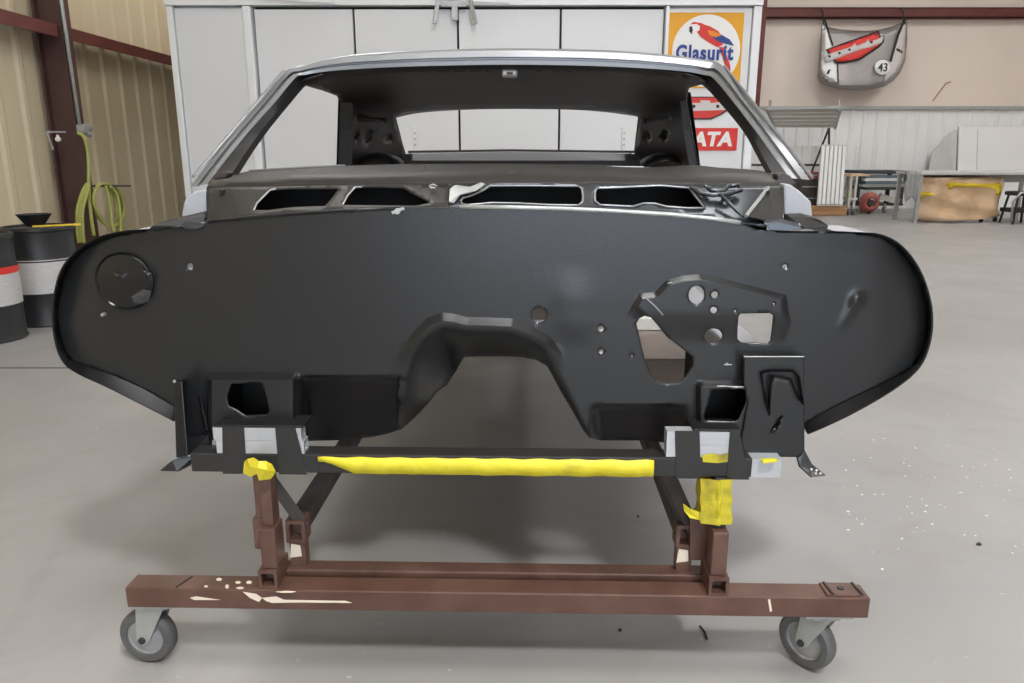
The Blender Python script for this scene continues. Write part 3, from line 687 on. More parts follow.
# window returns: rubber edge of the door windows' rear edge
MB().strip([[P(341,102,1.6), P(340.5,130,1.62), P(339,165,1.62)], [P(352,103,1.6), P(351,130,1.62), P(351,166,1.62)], [P(352,103,1.66), P(351,130,1.68), P(351,166,1.68)]]).build('lock_pillar', 'pinch', car, solid=.004)
MB().strip([[P(687,99,1.6), P(690,130,1.62), P(697,164,1.62)], [P(681,101,1.6), P(684,130,1.62), P(690,166,1.62)], [P(681,101,1.66), P(684,130,1.68), P(690,166,1.68)]]).build('lock_pillar', 'pinch', car, solid=.004)
# dome lamp bracket and wheelhouse humps
q0 = P(502,70,.95); q1 = P(517.5,77.5,.95)
dm = MB().box(q0.x, q1.x, q0.y-.03, q0.y+.02, q1.z, q0.z).build('dome_lamp_bracket', 'galv', car, bevel=.006)
MB().box(q0.x+.014, q1.x-.014, q0.y-.034, q0.y-.029, q1.z+.006, q0.z-.008).build('bracket_slot', 'steel_dark', dm)
for us in ((352,404),(640,692)):
    mb = MB(); rows = []
    for i in range(9):
        t = i/8; u = us[0]+(us[1]-us[0])*t
        hump = 164-9*math.sin(math.pi*t)**.8
        rows.append([P(u, hump+6, 1.9), P(u, hump, 1.95), P(u, hump-3, 2.15), P(u, hump-1, 2.4)])
    mb.strip(rows).build('wheelhouse', 'cowl_matte', car, smooth=True, solid=.004)
# rear shelf
q0 = P(412,152.5,2.62); q1 = P(628,162,2.62)
rsf = MB().add([P(412,154,2.6), P(512,152,2.6), P(628,154,2.6), P(628,161,2.55), P(512,161,2.55), P(412,161,2.55), P(408,151.5,2.72), P(512,150,2.72), P(634,151.5,2.72)],
         [(0, 1, 4, 5), (1, 2, 3, 4), (6, 7, 1, 0), (7, 8, 2, 1)]).build('rear_shelf', 'shelf_grey', car, solid=.006)
MB().tube([P(408,151.8,2.6), P(512,150.3,2.6), P(634,151.8,2.6)], .006, 6).build('shelf_edge', 'steel_dark', rsf)
MB().prism([P(400,160.5,2.5), P(640,160.5,2.5), P(646,182,2.5), P(394,182,2.5)], bk*.01).build('dark_filler', 'inner_dark', car)  # dark panel added under the shelf to close a bright gap
for u in (406, 632):
    a_ = P(u-5, 154, 2.5); b_ = P(u+5, 164, 2.5); MB().box(a_.x, b_.x, a_.y, a_.y+.08, b_.z, a_.z).build('shelf_gap_shade', 'pinch', rsf)  # black boxes stand in for the dark gaps at the shelf corners
for u in (414.5, 624.5):
    a_ = P(u, 127, 3.1); b_ = P(u, 151, 3.1)
    hg = MB().box(a_.x-.014, a_.x+.014, a_.y, a_.y+.03, b_.z-.2, a_.z).build('deck_hinge', 'white_metal', car, bevel=.003)
    for zz in (.25, .5, .75):
        MB().box(a_.x-.005, a_.x+.005, a_.y-.002, a_.y, b_.z+(a_.z-b_.z)*zz-.006, b_.z+(a_.z-b_.z)*zz+.006).build('hinge_slot', 'galv', hg)
# -- floor pan, sills, quarter panels, tail
sec = [(-.70,.52),(-.30,.52),(-.26,.56),(-.21,.69),(.21,.69),(.26,.56),(.30,.52),(.70,.52)]
MB().strip([[L(x, yl, z+dz_) for x, z in sec] for yl, dz_ in ((.36, 0), (1.0, 0), (1.7, .02), (1.95, .14), (3.2, .16))]).build('floor_pan', 'floorpan', car, solid=.004)
MB().strip([[L(x, yl, z) for x in (-.72, -.3)] for yl, z in ((.30, .60), (.36, .52))]).build('toe_board', 'floorpan', car, solid=.004)
MB().strip([[L(x, yl, z) for x in (.3, .72)] for yl, z in ((.30, .60), (.36, .52))]).build('toe_board', 'floorpan', car, solid=.004)
for yl in (.95, 1.3):
    MB().box(.34, .70, yl, yl+.05, .523, .56, L).build('seat_riser', 'white_metal', car); MB().box(-.70, -.34, yl, yl+.05, .523, .56, L).build('seat_riser', 'white_metal', car)
for s_ in (-1, 1):
    MB().box(s_*.60, s_*.70, .30, 1.75, .50, .60, L).build('sill', 'silver_flat', car, bevel=.01)
    pro = [(1.75,.60),(1.98,.60)]+[(2.33-.35*math.cos(math.pi*k/12), .60+.26*math.sin(math.pi*k/12)) for k in range(13)]+[(2.72,.60),(3.30,.62),(3.36,.98),(2.7,1.05),(2.2,1.05),(1.75,1.02)]
    MB().strip([[L(s_*xx, y, z) for y, z in pro+pro[:1]] for xx in (.80, .815)]).add([L(s_*.80, y, z) for y, z in pro], [tuple(range(len(pro)))]).add([L(s_*.815, y, z) for y, z in pro], [tuple(range(len(pro)))]).build('quarter_panel', 'silver', car)
MB().box(-.80, .80, 3.28, 3.33, .60, .97, L).build('tail_panel', 'silver', car)

# ================================================================== DOLLY
dol = thing('body_dolly', L(0, -.07, 0), 'brown steel dolly on grey casters under the black firewall', 'dolly')
def bxx(name, u0, u1, y0, y1, z0, z1, mt, par, uz=None, bevel=.003):
    z = (z0+z1)/2 if uz is None else uz
    return MB().box(lx(u0, y0, z), lx(u1, y0, z), y0, y1, z0, z1, L).build(name, mt, par, bevel=bevel)
bm1 = bxx('front_beam', 126, 869.5, -.102, -.048, .158, .205, 'brown_beam', dol, .18)
bm2 = bxx('rear_beam', 283, 716, -.034, .008, .163, .212, 'brown_steel', dol, .19)
# end cap plate, bolt, chips of paint
x1 = lx(869, -.1, .2)
ecp = MB().box(x1-.085, x1-.012, -.098, -.05, .205, .209, L).build('cap_plate', 'brown_steel', bm1, bevel=.001)
MB().cyl(L(x1-.048, -.072, .209), L(x1-.048, -.072, .2115), .007, n=12).build('bolt', 'steel_dark', bm1)
for u in (832, 861):
    xx = lx(u, -.09, .205); MB().bar(L(xx, -.098, .2105), L(xx-.004, -.052, .2105), .004, .004).build('weld', 'steel_dark', bm1)
def chip(pts, yl=None, z=None):
    if z is not None: q = [atZ(u, v, z) for u, v in pts]; ext = (0, 0, -.0012)
    else: q = [P(u, v, yl) for u, v in pts]; ext = (0, .0012, 0)
    MB().prism(q, ext).build('paint_chip', 'chip', bm1)
chip([(190,598),(196,596.5),(206,598),(220,600),(205,600),(194,600)], yl=-.1028)
chip([(243,592),(256,594),(262,598),(259,602),(250,598)], yl=-.1028)
chip([(262,598),(276,596.5),(284,600),(345,601),(352,603),(300,602.5),(272,603),(266,601)], yl=-.1028)
chip([(768,600),(770,599),(771,604),(772,611),(770,612),(769,606)], yl=-.1028)
for (u, v, a_, b_) in ((219,579,3,1.4),(238,582,3,1.2),(249,582,3,1.5),(227,586,2,2),(240,587.5,4,1),(286,591.5,10,.8),(206,586,2,1)):
    chip([(u-a_, v), (u, v-b_), (u+a_, v-.3*b_), (u+a_*.6, v+b_), (u-a_*.5, v+b_)], z=.2062)
bp_ = MB().bar(L(lx(176, -.1, .2), -.098, .206), L(lx(183, -.1, .2), -.055, .206), .004, .003).build('weld', 'steel_dark', bm1)
# sockets, sleeves, posts
def tubeY(name, u0, u1, y0, y1, z0, z1, mt, par):
    z = (z0+z1)/2
    return MB().opentube(lx(u0, y0, z), lx(u1, y0, z), y0, y1, z0, z1, .006, L).box(lx(u0, y0, z)+.005, lx(u1, y0, z)-.005, y0+.03, y0+.034, z0+.005, z1-.005, L).build(name, mt, par)
ZT = .2055
tubeY('socket', 258.5, 277, -.098, -.02, ZT, .246, 'brown_steel', dol)
tubeY('socket', 709, 729, -.102, -.02, ZT, .246, 'brown_steel', dol)
sl = MB().box(lx(260, -.09, .3), lx(275.5, -.09, .3), -.09, -.035, .2465, .338, L).box(lx(251, -.07, .3), lx(263, -.07, .3), -.055, -.015, .272, .345, L).build('sleeve', 'brown_steel', dol, bevel=.003)
ps = MB().box(lx(260, -.075, .4), lx(271.5, -.075, .4), -.075, -.035, .3382, .455, L).box(lx(253, -.06, .4), lx(262, -.06, .4), -.055, -.02, .3452, .455, L).build('post', 'brown_steel', dol, bevel=.002)
bxx('sleeve', 712, 728, -.094, -.045, .2465, .345, 'brown_steel', dol)
bxx('post', 714, 728, -.075, -.035, .3452, .455, 'steel_dark', dol)
MB().hexa([L(lx(692,-.03,.3),-.03,.246), L(lx(707,-.03,.3),-.03,.246), L(lx(707,-.03,.3),.0,.246), L(lx(692,-.03,.3),.0,.246),
           L(lx(690,-.03,.35),-.03,.345), L(lx(713,-.03,.35),-.03,.37), L(lx(713,-.03,.35),.0,.37), L(lx(690,-.03,.35),.0,.345)]).build('gusset', 'brown_steel', dol)
# yellow tape sleeve round the right post
tpw = MB(); u0, u1 = 703, 734
ring = []
for zz, du in ((.3555, 0), (.37, 1), (.39, -.6), (.41, .8), (.43, -.4), (.4555, .5)):
    xa_, xb_ = lx(u0-du, -.095, zz), lx(u1+du, -.095, zz); xm = xa_+(xb_-xa_)*.55
    ring.append([L(xa_, -.074, zz), L(xm-.006, -.080, zz), L(xm, -.084+.004*du, zz), L(xm+.006, -.079, zz), L(xb_, -.077, zz), L(xb_, -.032, zz), L(xa_, -.030, zz), L(xa_, -.074, zz)])
tpw.strip(ring).build('tape_wrap', 'tape_worn', dol)
MB().add([P(683,504,-.05), P(690,509,-.06), P(701,513,-.07), P(700,520,-.07), P(690,518,-.06), P(684,511,-.05)], [(0, 1, 2, 3, 4, 5)]).build('tape_scrap', 'tape', dol, solid=.002)
# upright brackets carrying the long rails
for u0, u1 in ((287, 306), (675.5, 694.5)):
    xa_, xb_ = lx(u0, -.02, .27), lx(u1, -.02, .27)
    bk_ = MB().box(xa_+.004, xb_-.004, -.018, .012, .2125, .27, L).opentube(xa_, xb_, -.022, .02, .27, .322, .008, L).box(xa_+.008, xb_-.008, .005, .008, .278, .314, L).build('rail_support', 'brown_steel', dol)
    MB().prism([L(xa_+.004, -.0185, .232), L(xa_+.03, -.0185, .236), L(xa_+.028, -.0185, .262), L(xa_+.008, -.0185, .266)], (YAW*.0006, .0006, 0)).build('paint_chip', 'chip', bk_)
    xm = (xa_+xb_)/2
    MB().box(xm-.02, xm+.02, .022, 2.92, .285, .325, L).build('long_rail', 'steel_dark', dol, bevel=.003)
# diagonal braces
MB().bar(P(272,481,-.03), P(303,524,.0), .024, .024).build('brace', 'steel_dark', dol)
MB().bar(P(664,470,-.03), P(690,528,.0), .03, .03).build('brace', 'steel_dark', dol)
# top cross bar, straps, tape
cb = bxx('cross_bar', 190.5, 752, -.068, -.02, .4555, .497, 'strap', dol, .476)
tp = MB(); top_r = []; bot_r = []; back = []
N = 46
for i in range(N+1):
    u = 318+(654-318)*i/N; t = i/N
    fade = min(1, t/.12, (1-t)/.10)
    wv = .0015*math.sin(i*.9)+.0008*math.sin(i*2.3)
    zz1 = .4925+.0012*math.sin(i*1.3); zz0 = .4925-.036*max(.3, min(1, fade+.1))
    x = lx(u, -.07, .48)
    top_r.append(L(x, -.0695-.001*abs(math.sin(i*.7)), zz1)); bot_r.append(L(x, -.0695-abs(wv), zz0 if t < .5 else .456+.001*math.sin(i)))
mid = [(a_+b_)/2+Vector((0, -.0022*abs(math.sin(i*.5)), 0)) for i, (a_, b_) in enumerate(zip(top_r, bot_r))]
tp.strip([top_r, mid, bot_r]).build('tape_strip', 'tape', cb, solid=.0006, smooth=True)
# crumpled tape knot on the left post
mb = MB(); pts = [(244,462,-.09),(247,459,-.1),(253,457.5,-.105),(259,461,-.115),(266,461,-.11),(272,464,-.1),(276,472,-.095),(271,479,-.1),(259,480.5,-.11),(257,474,-.12),(250,477,-.1),(243,473,-.095),(258,468,-.125),(267,470,-.118),(250,467,-.11)]
vs = [P(*p) for p in pts]
mb.add(vs, [(0,1,14),(1,2,14),(2,3,14),(3,12,14),(3,4,12),(4,13,12),(4,5,13),(5,6,13),(6,7,13),(7,8,13),(8,12,13),(8,9,12),(9,14,12),(9,10,14),(10,11,14),(11,0,14)]).build('tape_knot', 'tape', dol, solid=.002)
# end stub of square tube at right of the bar
MB().opentubex(lx(752.3, -.07, .48), lx(782, -.07, .48), -.067, -.02, .456, .496, .004, L).build('tube_end', 'alu', cb)
MB().add([P(760,459,-.07), P(775,458.5,-.07), P(779,461.5,-.086), P(764,463.5,-.087)], [(0, 1, 2, 3)]).build('tape_scrap', 'tape', cb, solid=.001)
# support blocks resting on the bar, under the frame rails
grp = 'aluminium spacer tubes on the dolly bar'
def spacer(u0, u1, z0, z1, label):
    o = MB().opentubex(lx(u0, -.07, .53), lx(u1, -.07, .53), -.067, -.036, z0, z1, .004, L).build('spacer_tube', 'alu')
    return tag(o, label, 'spacer', grp)
spacer(215, 303, .4975, .525, 'lower light grey square tube of the pair strapped under the left frame rail')
spacer(213, 301, .5255, .553, 'upper light grey square tube of the pair strapped under the left frame rail')
spacer(667, 733, .4990, .525, 'lower light grey square tube under the right frame rail, smeared with yellow tape')
spacer(667, 733, .5255, .553, 'upper light grey square tube under the right frame rail')
def strapf(u0, u1, u2, u3, z0, z1):
    MB().prism([L(lx(u0, -.09, z1), -.0688, z1), L(lx(u1, -.09, z1), -.0688, z1), L(lx(u3, -.09, z0), -.0700, z0), L(lx(u2, -.09, z0), -.0700, z0)], (0, .0012, 0)).build('strap', 'strap', cb)
strapf(218, 240, 219, 243, .453, .5555); strapf(271.5, 292, 276, 304, .453, .5555); strapf(677, 702, 678, 703, .453, .5555); strapf(733, 742, 729, 752, .452, .56)
MB().add([P(702,455,-.0685), P(712,453.5,-.0685), P(720,455,-.0685), P(731,452,-.0685), P(733,461,-.0685), P(718,463,-.0685), P(703,462,-.0685)], [tuple(range(7))]).build('tape_scrap', 'tape_worn', cb, solid=.0005)
ZR = .5585
MB().box(lx(212, -.07, .57), lx(303, -.07, .57), -.0665, .0, .5535, ZR, L).build('rail_foot', 'pinch', car, bevel=.002)
MB().box(lx(694, -.07, .57), lx(742, -.07, .57), -.0665, .0, .5535, ZR, L).build('rail_foot', 'pinch', car, bevel=.002)
# casters
def caster(par, c, ang, tilt=0):
    c = Vector(c); d = Vector((math.cos(ang), math.sin(ang), 0)); ax_ = Vector((-math.sin(ang), math.cos(ang), 0)); zz = c.z
    r = .063
    w0 = Vector((c.x, c.y, r+.001))+d*.028
    pl = MB().box(c.x-.05, c.x+.05, c.y-.035, c.y+.035, zz-.006, zz).cyl((c.x, c.y, zz-.018), (c.x, c.y, zz-.006), .028, n=20).build('caster', 'galv', par)
    fk = MB()
    for s_ in (-1, 1):
        o = ax_*(.021*s_); t = ax_*(.003*s_)
        poly = [Vector((c.x, c.y, zz-.012))-d*.03+o, Vector((c.x, c.y, zz-.012))+d*.034+o, w0+d*.014+o, w0-Vector((0, 0, .014))+o, w0-d*.016+o]
        fk.prism(poly, t)
    fk.box(c.x-.028, c.x+.028, c.y-.024, c.y+.024, zz-.018, zz-.012)
    fk.build('fork', 'galv', pl)
    MB().lathe(w0, ax_, [(r*.66, -.013), (r*.7, -.017), (r*.9, -.017), (r*.985, -.011), (r, -.005), (r, .005), (r*.985, .011), (r*.9, .017), (r*.7, .017), (r*.66, .013)], 40).build('tyre', 'tyre', pl, smooth='auto')
    MB().lathe(w0, ax_, [(0, -.012), (r*.3, -.013), (r*.62, -.009), (r*.68, -.013), (r*.68, .013), (r*.62, .009), (r*.3, .013), (0, .012)], 32).build('wheel_disc', 'wheel_hub', pl, smooth='auto')
    MB().cyl(w0-ax_*.028, w0+ax_*.028, .008, n=12).build('axle', 'steel_dark', pl)
zc = .158
xl_ = lx(150, -.075, .16)+.006; xr_ = lx(820, -.075, .16)+.012
caster(dol, L(xl_, -.062, zc), math.radians(172)); caster(dol, L(xr_, -.062, zc), math.radians(128))
# rear end of the dolly
rb_ = MB().box(-.74, .74, 2.93, 2.985, .158, .205, L).build('tail_beam', 'brown_beam', dol, bevel=.003)
for s_ in (-1, 1):
    MB().box(s_*.45-.02, s_*.45+.02, 2.93, 2.97, .205, .285, L).build('post', 'brown_steel', dol)
    MB().box(s_*.45-.02, s_*.45+.02, 2.60, 2.64, .325, .62, L).build('post', 'brown_steel', dol)
    caster(dol, L(s_*.68, 2.957, zc), math.radians(100))

# ================================================================== LEFT WALL THINGS
def drum(x, y, r, h, label, lab0, lab1, red=None):
    t = thing('steel_drum', (x, y, 0), label, 'drum')
    o = (x, y, 0); prof = [(0, .004), (r*.96, .004), (r*1.0, 0), (r*1.02, .01), (r*.985, .025), (r*.985, h*.31), (r*1.015, h*.335), (r*.985, h*.36), (r*.985, h*.64), (r*1.015, h*.665), (r*.985, h*.69), (r*.985, h-.035), (r*1.0, h-.02)]
    MB().lathe(o, (0, 0, 1), prof, 40).build('body', 'drum_black', t, smooth='auto')
    MB().lathe(o, (0, 0, 1), [(r*.99, h-.03), (r*1.03, h-.022), (r*1.03, h-.004), (r*1.0, h), (r*.95, h), (r*.94, h-.015), (0, h-.015)], 40).build('lid', 'drum_black', t, smooth='auto')
    MB().lathe(o, (0, 0, 1), [(r*1.005, lab0), (r*1.018, (lab0+lab1)/2), (r*1.005, lab1)], 40).build('paper_label', 'drum_label', t, smooth=True)
    if red: MB().lathe(o, (0, 0, 1), [(r*1.021, red[0]), (r*1.021, red[1])], 40).build('red_band', 'red_ink', t, smooth=True)
    MB().cyl((x+r*.55, y+.02, h-.015), (x+r*.55, y+.02, h+.004), .022, n=14).build('bung', 'steel_dark', t)
    return t
DX, DY, DH, DR = -3.06, 4.9, .63, .2
drum(DX, DY, DR, DH, 'black steel drum with a white paper label, a funnel on its lid', .215, .43)
drum(-3.15, 4.42, DR, DH, 'black steel drum with a white and red label, cut off by the left picture edge', .21, .42, (.40, .44))
fq = Vector((DX+.02, DY-.05, DH))
fn = MB().lathe(fq, (0, 0, 1), [(.035, 0), (.05, .004), (.098, .075), (.103, .078), (.094, .076), (.045, .012), (0, .010)], 28).build('funnel', 'rubber', smooth='auto')
tag(fn, 'small black plastic funnel bowl standing on the drum lid', 'funnel')
st = MB().bar((DX+.05, DY-.13, DH+.008), (DX+.24, DY+.0, DH+.008), .012, .010).bar((DX+.235, DY-.003, DH+.008), (DX+.27, DY+.02, DH+.008), .02, .012).build('stir_stick', 'kraft_tape')
tag(st, 'yellow stick lying across the drum lid', 'stick')
# air line on the column
XC = WL+.255
ap = thing('air_pipe', (XC, 5.8, 1.2), 'thin grey air pipe with a valve, fixed down the brown column', 'pipe')
a_ = atX(61, 0, XC); b_ = atX(79.5, 126, XC)
MB().tube([(XC, a_.y-.02, CEIL-.02), (XC, a_.y, a_.z), (XC, b_.y, b_.z)], .014, 8).build('pipe', 'galv', ap, smooth=True)
va = MB().box(XC-.015, XC+.05, b_.y-.02, b_.y+.03, b_.z-.05, b_.z+.01).cyl((XC+.02, b_.y+.03, b_.z-.01), (XC+.02, b_.y+.10, b_.z-.01), .03, n=14).cyl((XC+.02, b_.y+.03, b_.z-.06), (XC+.02, b_.y+.09, b_.z-.06), .022, n=14).build('valve', 'galv', ap)
hk = thing('hook_bracket', tuple(atX(57, 133, XC)), 'small grey hook bracket on the brown column beside the air valve', 'bracket')
p0 = atX(46, 132, XC); p1 = atX(65, 132, XC); p2 = atX(53, 150, XC); p3 = atX(58, 139, XC)
MB().bar((XC, p0.y, p0.z), (XC, p1.y, p1.z), .014, .012).build('arm', 'galv', hk)
MB().bar((XC, p0.y+.01, p0.z), (XC, p2.y, p2.z), .010, .010).build('strut', 'galv', hk)
MB().lathe((XC, p3.y, p3.z-.02), (0, 0, 1), [(0, 0), (.018, .005), (.02, .025), (.01, .035), (.01, .05)], 12).build('drop', 'white_metal', hk, smooth=True)
# hose
XH = WL+.33
def hp(u, v, X=XH): return atX(u, v, X)
def spl(pts, k=6):
    out = []; n = len(pts); pts = [Vector(p) for p in pts]
    for i in range(n-1):
        p0_, p1_, p2_, p3_ = pts[max(i-1, 0)], pts[i], pts[i+1], pts[min(i+2, n-1)]
        for j in range(k):
            t = j/k; out.append(.5*((2*p1_)+(-p0_+p2_)*t+(2*p0_-5*p1_+4*p2_-p3_)*t*t+(-p0_+3*p1_-3*p2_+p3_)*t**3))
    out.append(pts[-1]); return out
path_h = [hp(78,133,XC+.03), hp(84,137), hp(87.5,150), hp(88.5,165), hp(89,190), hp(91,215), hp(94,236)]
hs = thing('air_hose', tuple(hp(90, 245)), 'yellow-green air hose hanging in coils on the brown column', 'hose')
MB().tube(spl(path_h), .013).build('drop_line', 'hose', hs, smooth=True)
for i, (du, X_) in enumerate(((0, XH), (2, XH+.03), (-2, XH+.05), (3.5, XH-.02))):
    loop = [hp(96+du*.3,188,X_), hp(100+du,184,X_), hp(112+du,186,X_), hp(121+du*.6,198,X_), hp(123+du*.5,212,X_), hp(117+du,223,X_), hp(108,225+du*.5,X_), hp(99+du,218,X_), hp(94.5,205,X_), hp(94,194,X_), hp(97+du*.3,188,X_)]
    if i in (2, 3): loop = [hp(106,186,X_), hp(110+du,195,X_), hp(113+du,212,X_), hp(115+du,230,X_), hp(120,234,X_), hp(121+du*.4,215,X_), hp(117,195,X_), hp(110,186,X_)]
    MB().tube(spl(loop), .012).build('coil', 'hose', hs, smooth=True)
for i, du in enumerate((0, 2.6, 5)):
    MB().tube(spl([hp(87+du*.3,184), hp(82+du,193,XH+.02*i), hp(77.5+du,210,XH+.02*i), hp(77.5+du,228,XH+.02*i), hp(79+du,243,XH+.02*i)]), .013).build('coil', 'hose', hs, smooth=True)
hgr = tag(MB().bar((XC, hp(95,186).y, hp(95,186).z), (XH+.12, hp(116,186).y, hp(116,186).z), .016, .016).build('hose_peg', 'steel_dark'), 'dark peg on the column holding the yellow-green hose', 'peg')

# ================================================================== BACK WALL THINGS
# hanging hood
HY = WB-.45
hood_o = [(821.7,22),(827,27),(840,29.3),(852.7,30.4),(866,30.8),(879,29.8),(892,26.5),(901,22.5),(907.4,20.5),(907,40),(905.4,60),(900,73),(893,81),(884.3,86.4),(866,90.4),(852,90.4),(839.5,89),(828,86),(822.4,83.8),(817.5,76),(819,60),(819.8,49.5)]
HM_ = lambda u, v, o: atY(u, v, HY+o)
def hood_off(u, v): return -.16*sst(1-((u-863)/52)**2)*(.4+.6*sst((v-20)/50))-.05*sst((v-62)/25)+.22*sst((pdist(hood_o, u, v) < 0)*1.)+.12*sst((5-pdist(hood_o, u, v))/5)
hd = thing('car_hood', tuple(atY(863, 90, HY)), 'grey car hood with race decals hanging high on the back wall', 'car hood')
relief('hood_skin', hood_o, [], hood_off, 3, 'hood_grey', hd, mp=HM_, solid=.02)
def hdec(name, pts, mt, dy):
    return relief(name, pts, [], lambda u, v: hood_off(u, v)-dy, 3, mt, hd, mp=HM_, solid=.004)
hdec('white_wedge', [(822.5,24),(826,27.5),(830,40),(834,52),(837.5,66),(838,83),(824,74),(821,68),(821.5,50)], 'paper_white', .02)
hdec('white_wedge', [(906.4,22.5),(904,58),(898,71),(884,82),(889,62),(896,44),(902,27)], 'grey_ink', .02)
hdec('strip', [(823,17.5),(825,17.5),(833.5,45),(832,46)], 'dark_ink', .03); hdec('strip', [(836.8,63),(838.2,63),(839,83),(837.6,83)], 'dark_ink', .03)
hdec('strip', [(904,18),(906.5,18.5),(899,36),(891.5,62),(889.5,61),(897,35)], 'dark_ink', .03); hdec('strip', [(897,48),(903,51),(902,53.5),(896,50)], 'dark_ink', .03)
hdec('strip', [(828,70),(831,69),(829,74),(826.5,74)], 'dark_ink', .03)
hdec('badge_border', [(825.5,49.5),(850,40.5),(879,30.5),(880,35.5),(884.6,35.5),(884,42),(879,47.5),(860,60),(845,63),(835,63.5)], 'dark_ink', .04)
hdec('badge', [(828,50),(850,42.3),(878,32.5),(879,37.5),(882.6,37),(882.5,41),(878,46),(859,58.5),(845,61.2),(837,61.5)], 'red_ink', .05)
hdec('badge_band', [(824,58.5),(827,54.5),(852,46.5),(855,43),(857,46),(866,42),(868,39),(870,42),(880,38),(882,35.5),(884,37),(882,42.5),(872,47),(862,49),(846,55),(834,59.5),(826,62.5)], 'grey_ink', .06)
for u, v in ((829.5,56.3),(839.5,53),(849.5,49.6),(871.5,42)):
    hdec('dot', ell(u, v, 1.4, 1.2, 8), 'dark_ink', .07)
hdec('number_disc', ell(882.6,67.3,8,7.6,20), 'paper_white', .05)
text_fit('number', '43', 878, 887.5, 63, 71.5, HY-.30, 'dark_ink', hd, bold=.004)
for u, v in ((824, 19), (905, 18)):
    a_ = atY(u, v+6, HY); MB().tube([(a_.x, HY, a_.z), (a_.x, HY+.12, zb-.02), (a_.x, WB-.21, zb+.06)], .012, 6).build('hanging_strap', 'rubber', hd)
# wire scratch on the wall
a_ = atY(933, 101, WB-.02); b_ = atY(946, 83, WB-.02); c_ = atY(951, 82, WB-.02)
wi = tag(MB().tube([(a_.x, WB-.012, a_.z), (b_.x, WB-.02, b_.z), (c_.x, WB-.012, c_.z)], .01, 6).build('wire', 'wood'), 'short brown wire sticking to the wall right of the hood', 'wire')

# low white partition next to the column
pa = tag(wall_ribbed('low_partition', 'liner', (wx(744, 14.3, .7), 14.58, 0), (1, 0, 0), 2.2, 0, atY(755, 146, 14.3).z, (0, -1, 0), .2, .02), 'low white ribbed partition beside the red column', 'partition')
# slatted wall rack
RY = 13.95
def rack_pt(u, v, y): return atY(u, v, y)
rk = thing('slatted_rack', (rack_pt(806, 128, RY).x, RY+.3, 0), 'raised grey slatted rack on a thin stand by the white wall', 'rack')
yt, yb = RY, RY+.40
def rk_q(s, t):
    a1 = rack_pt(768+s*74, 109.5-s*1, yt); b1 = rack_pt(776+s*60, 128, yb); return a1+(b1-a1)*t
for i in range(5):
    t0, t1 = i/5+.015, (i+1)/5-.03
    MB().prism([rk_q(0, t0), rk_q(1, t0), rk_q(1, t1), rk_q(0, t1)], (0, .03, .01)).build('slat', 'slat', rk)
for s_ in (.0, 1.):
    MB().bar(rk_q(s_, -.1)+Vector((0, .05, .0)), rk_q(s_, 1.02)+Vector((0, .05, 0)), .04, .04).build('rail', 'galv', rk)
MB().bar(rk_q(-.02, -.06), rk_q(1.02, -.06), .05, .05).build('front_tube', 'galv', rk)
for u in (770, 839):
    a_ = atY(u, 106, yt-.02); MB().cyl((a_.x, a_.y, a_.z+.1), (a_.x, a_.y, a_.z-.08), .025, n=8).build('peg', 'galv', rk)
for (ua, va), (ub, vb) in (((829,128),(829,147)), ((829,128),(814,166))):
    a_ = atY(ua, va, yb); b_ = atY(ub, vb, yb+.1)
    d_ = (b_-a_); k = (a_.z-0)/(a_.z-b_.z); MB().tube([a_, a_+d_*k], .02, 6).build('leg', 'steel_dark', rk)
a_ = atY(800, 165, yb+.1); b_ = atY(822, 165, yb+.1)
MB().bar((a_.x-.9, a_.y, a_.z), b_, .03, .04).build('cross_rail', 'steel_dark', rk)
# loose slatted panel standing on a wooden box
GY = 13.2
wbx = thing('wooden_box', (wx(830, GY+.3, .1), GY+.35, 0), 'low brown wooden box under the upright slatted grate', 'box')
x0, x1 = wx(800, GY+.05, .1), wx(847, GY+.05, .1)
zt = atY(830, 206, GY+.02).z
for i in range(2):
    MB().box(x0, x1, GY+.05, GY+.07, .02+i*(zt-.02)/2, .02+(i+1)*(zt-.02)/2-.008).build('plank', 'wood', wbx)
MB().box(x0, x1, GY+.07, GY+.28, .0, zt-.008).build('body', 'wood', wbx)
gp = thing('slatted_grate', (wx(830, GY+.1, .2), GY+.1, zt), 'upright light grey grate of vertical slats standing on the wooden box', 'grate')
ug = [(821.5, 816.5), (847, 842.5)]
def g_q(s, t):
    a1 = atY(822+s*25, 144.5, GY+.22); b1 = atY(817+s*26, 207, GY+.02); b1.z = max(b1.z, zt+.002); return a1+(b1-a1)*t
for i in range(6):
    s0, s1 = i/6+.012, (i+1)/6-.03
    MB().prism([g_q(s0, .02), g_q(s1, .02), g_q(s1, .97), g_q(s0, .97)], (0, .03, 0)).build('slat', 'white_metal', gp)
for t in (.0, .985):
    MB().prism([g_q(0, t), g_q(1, t), g_q(1, t+.025 if t == 0 else 1.), g_q(0, t+.025 if t == 0 else 1.)], (0, .045, 0)).build('end_rail', 'slat', gp)
MB().prism([g_q(0, 0)+Vector((0, .032, 0)), g_q(1, 0)+Vector((0, .032, 0)), g_q(1, 1)+Vector((0, .032, 0)), g_q(0, 1)+Vector((0, .032, 0))], (0, .012, 0)).build('backing', 'galv', gp)
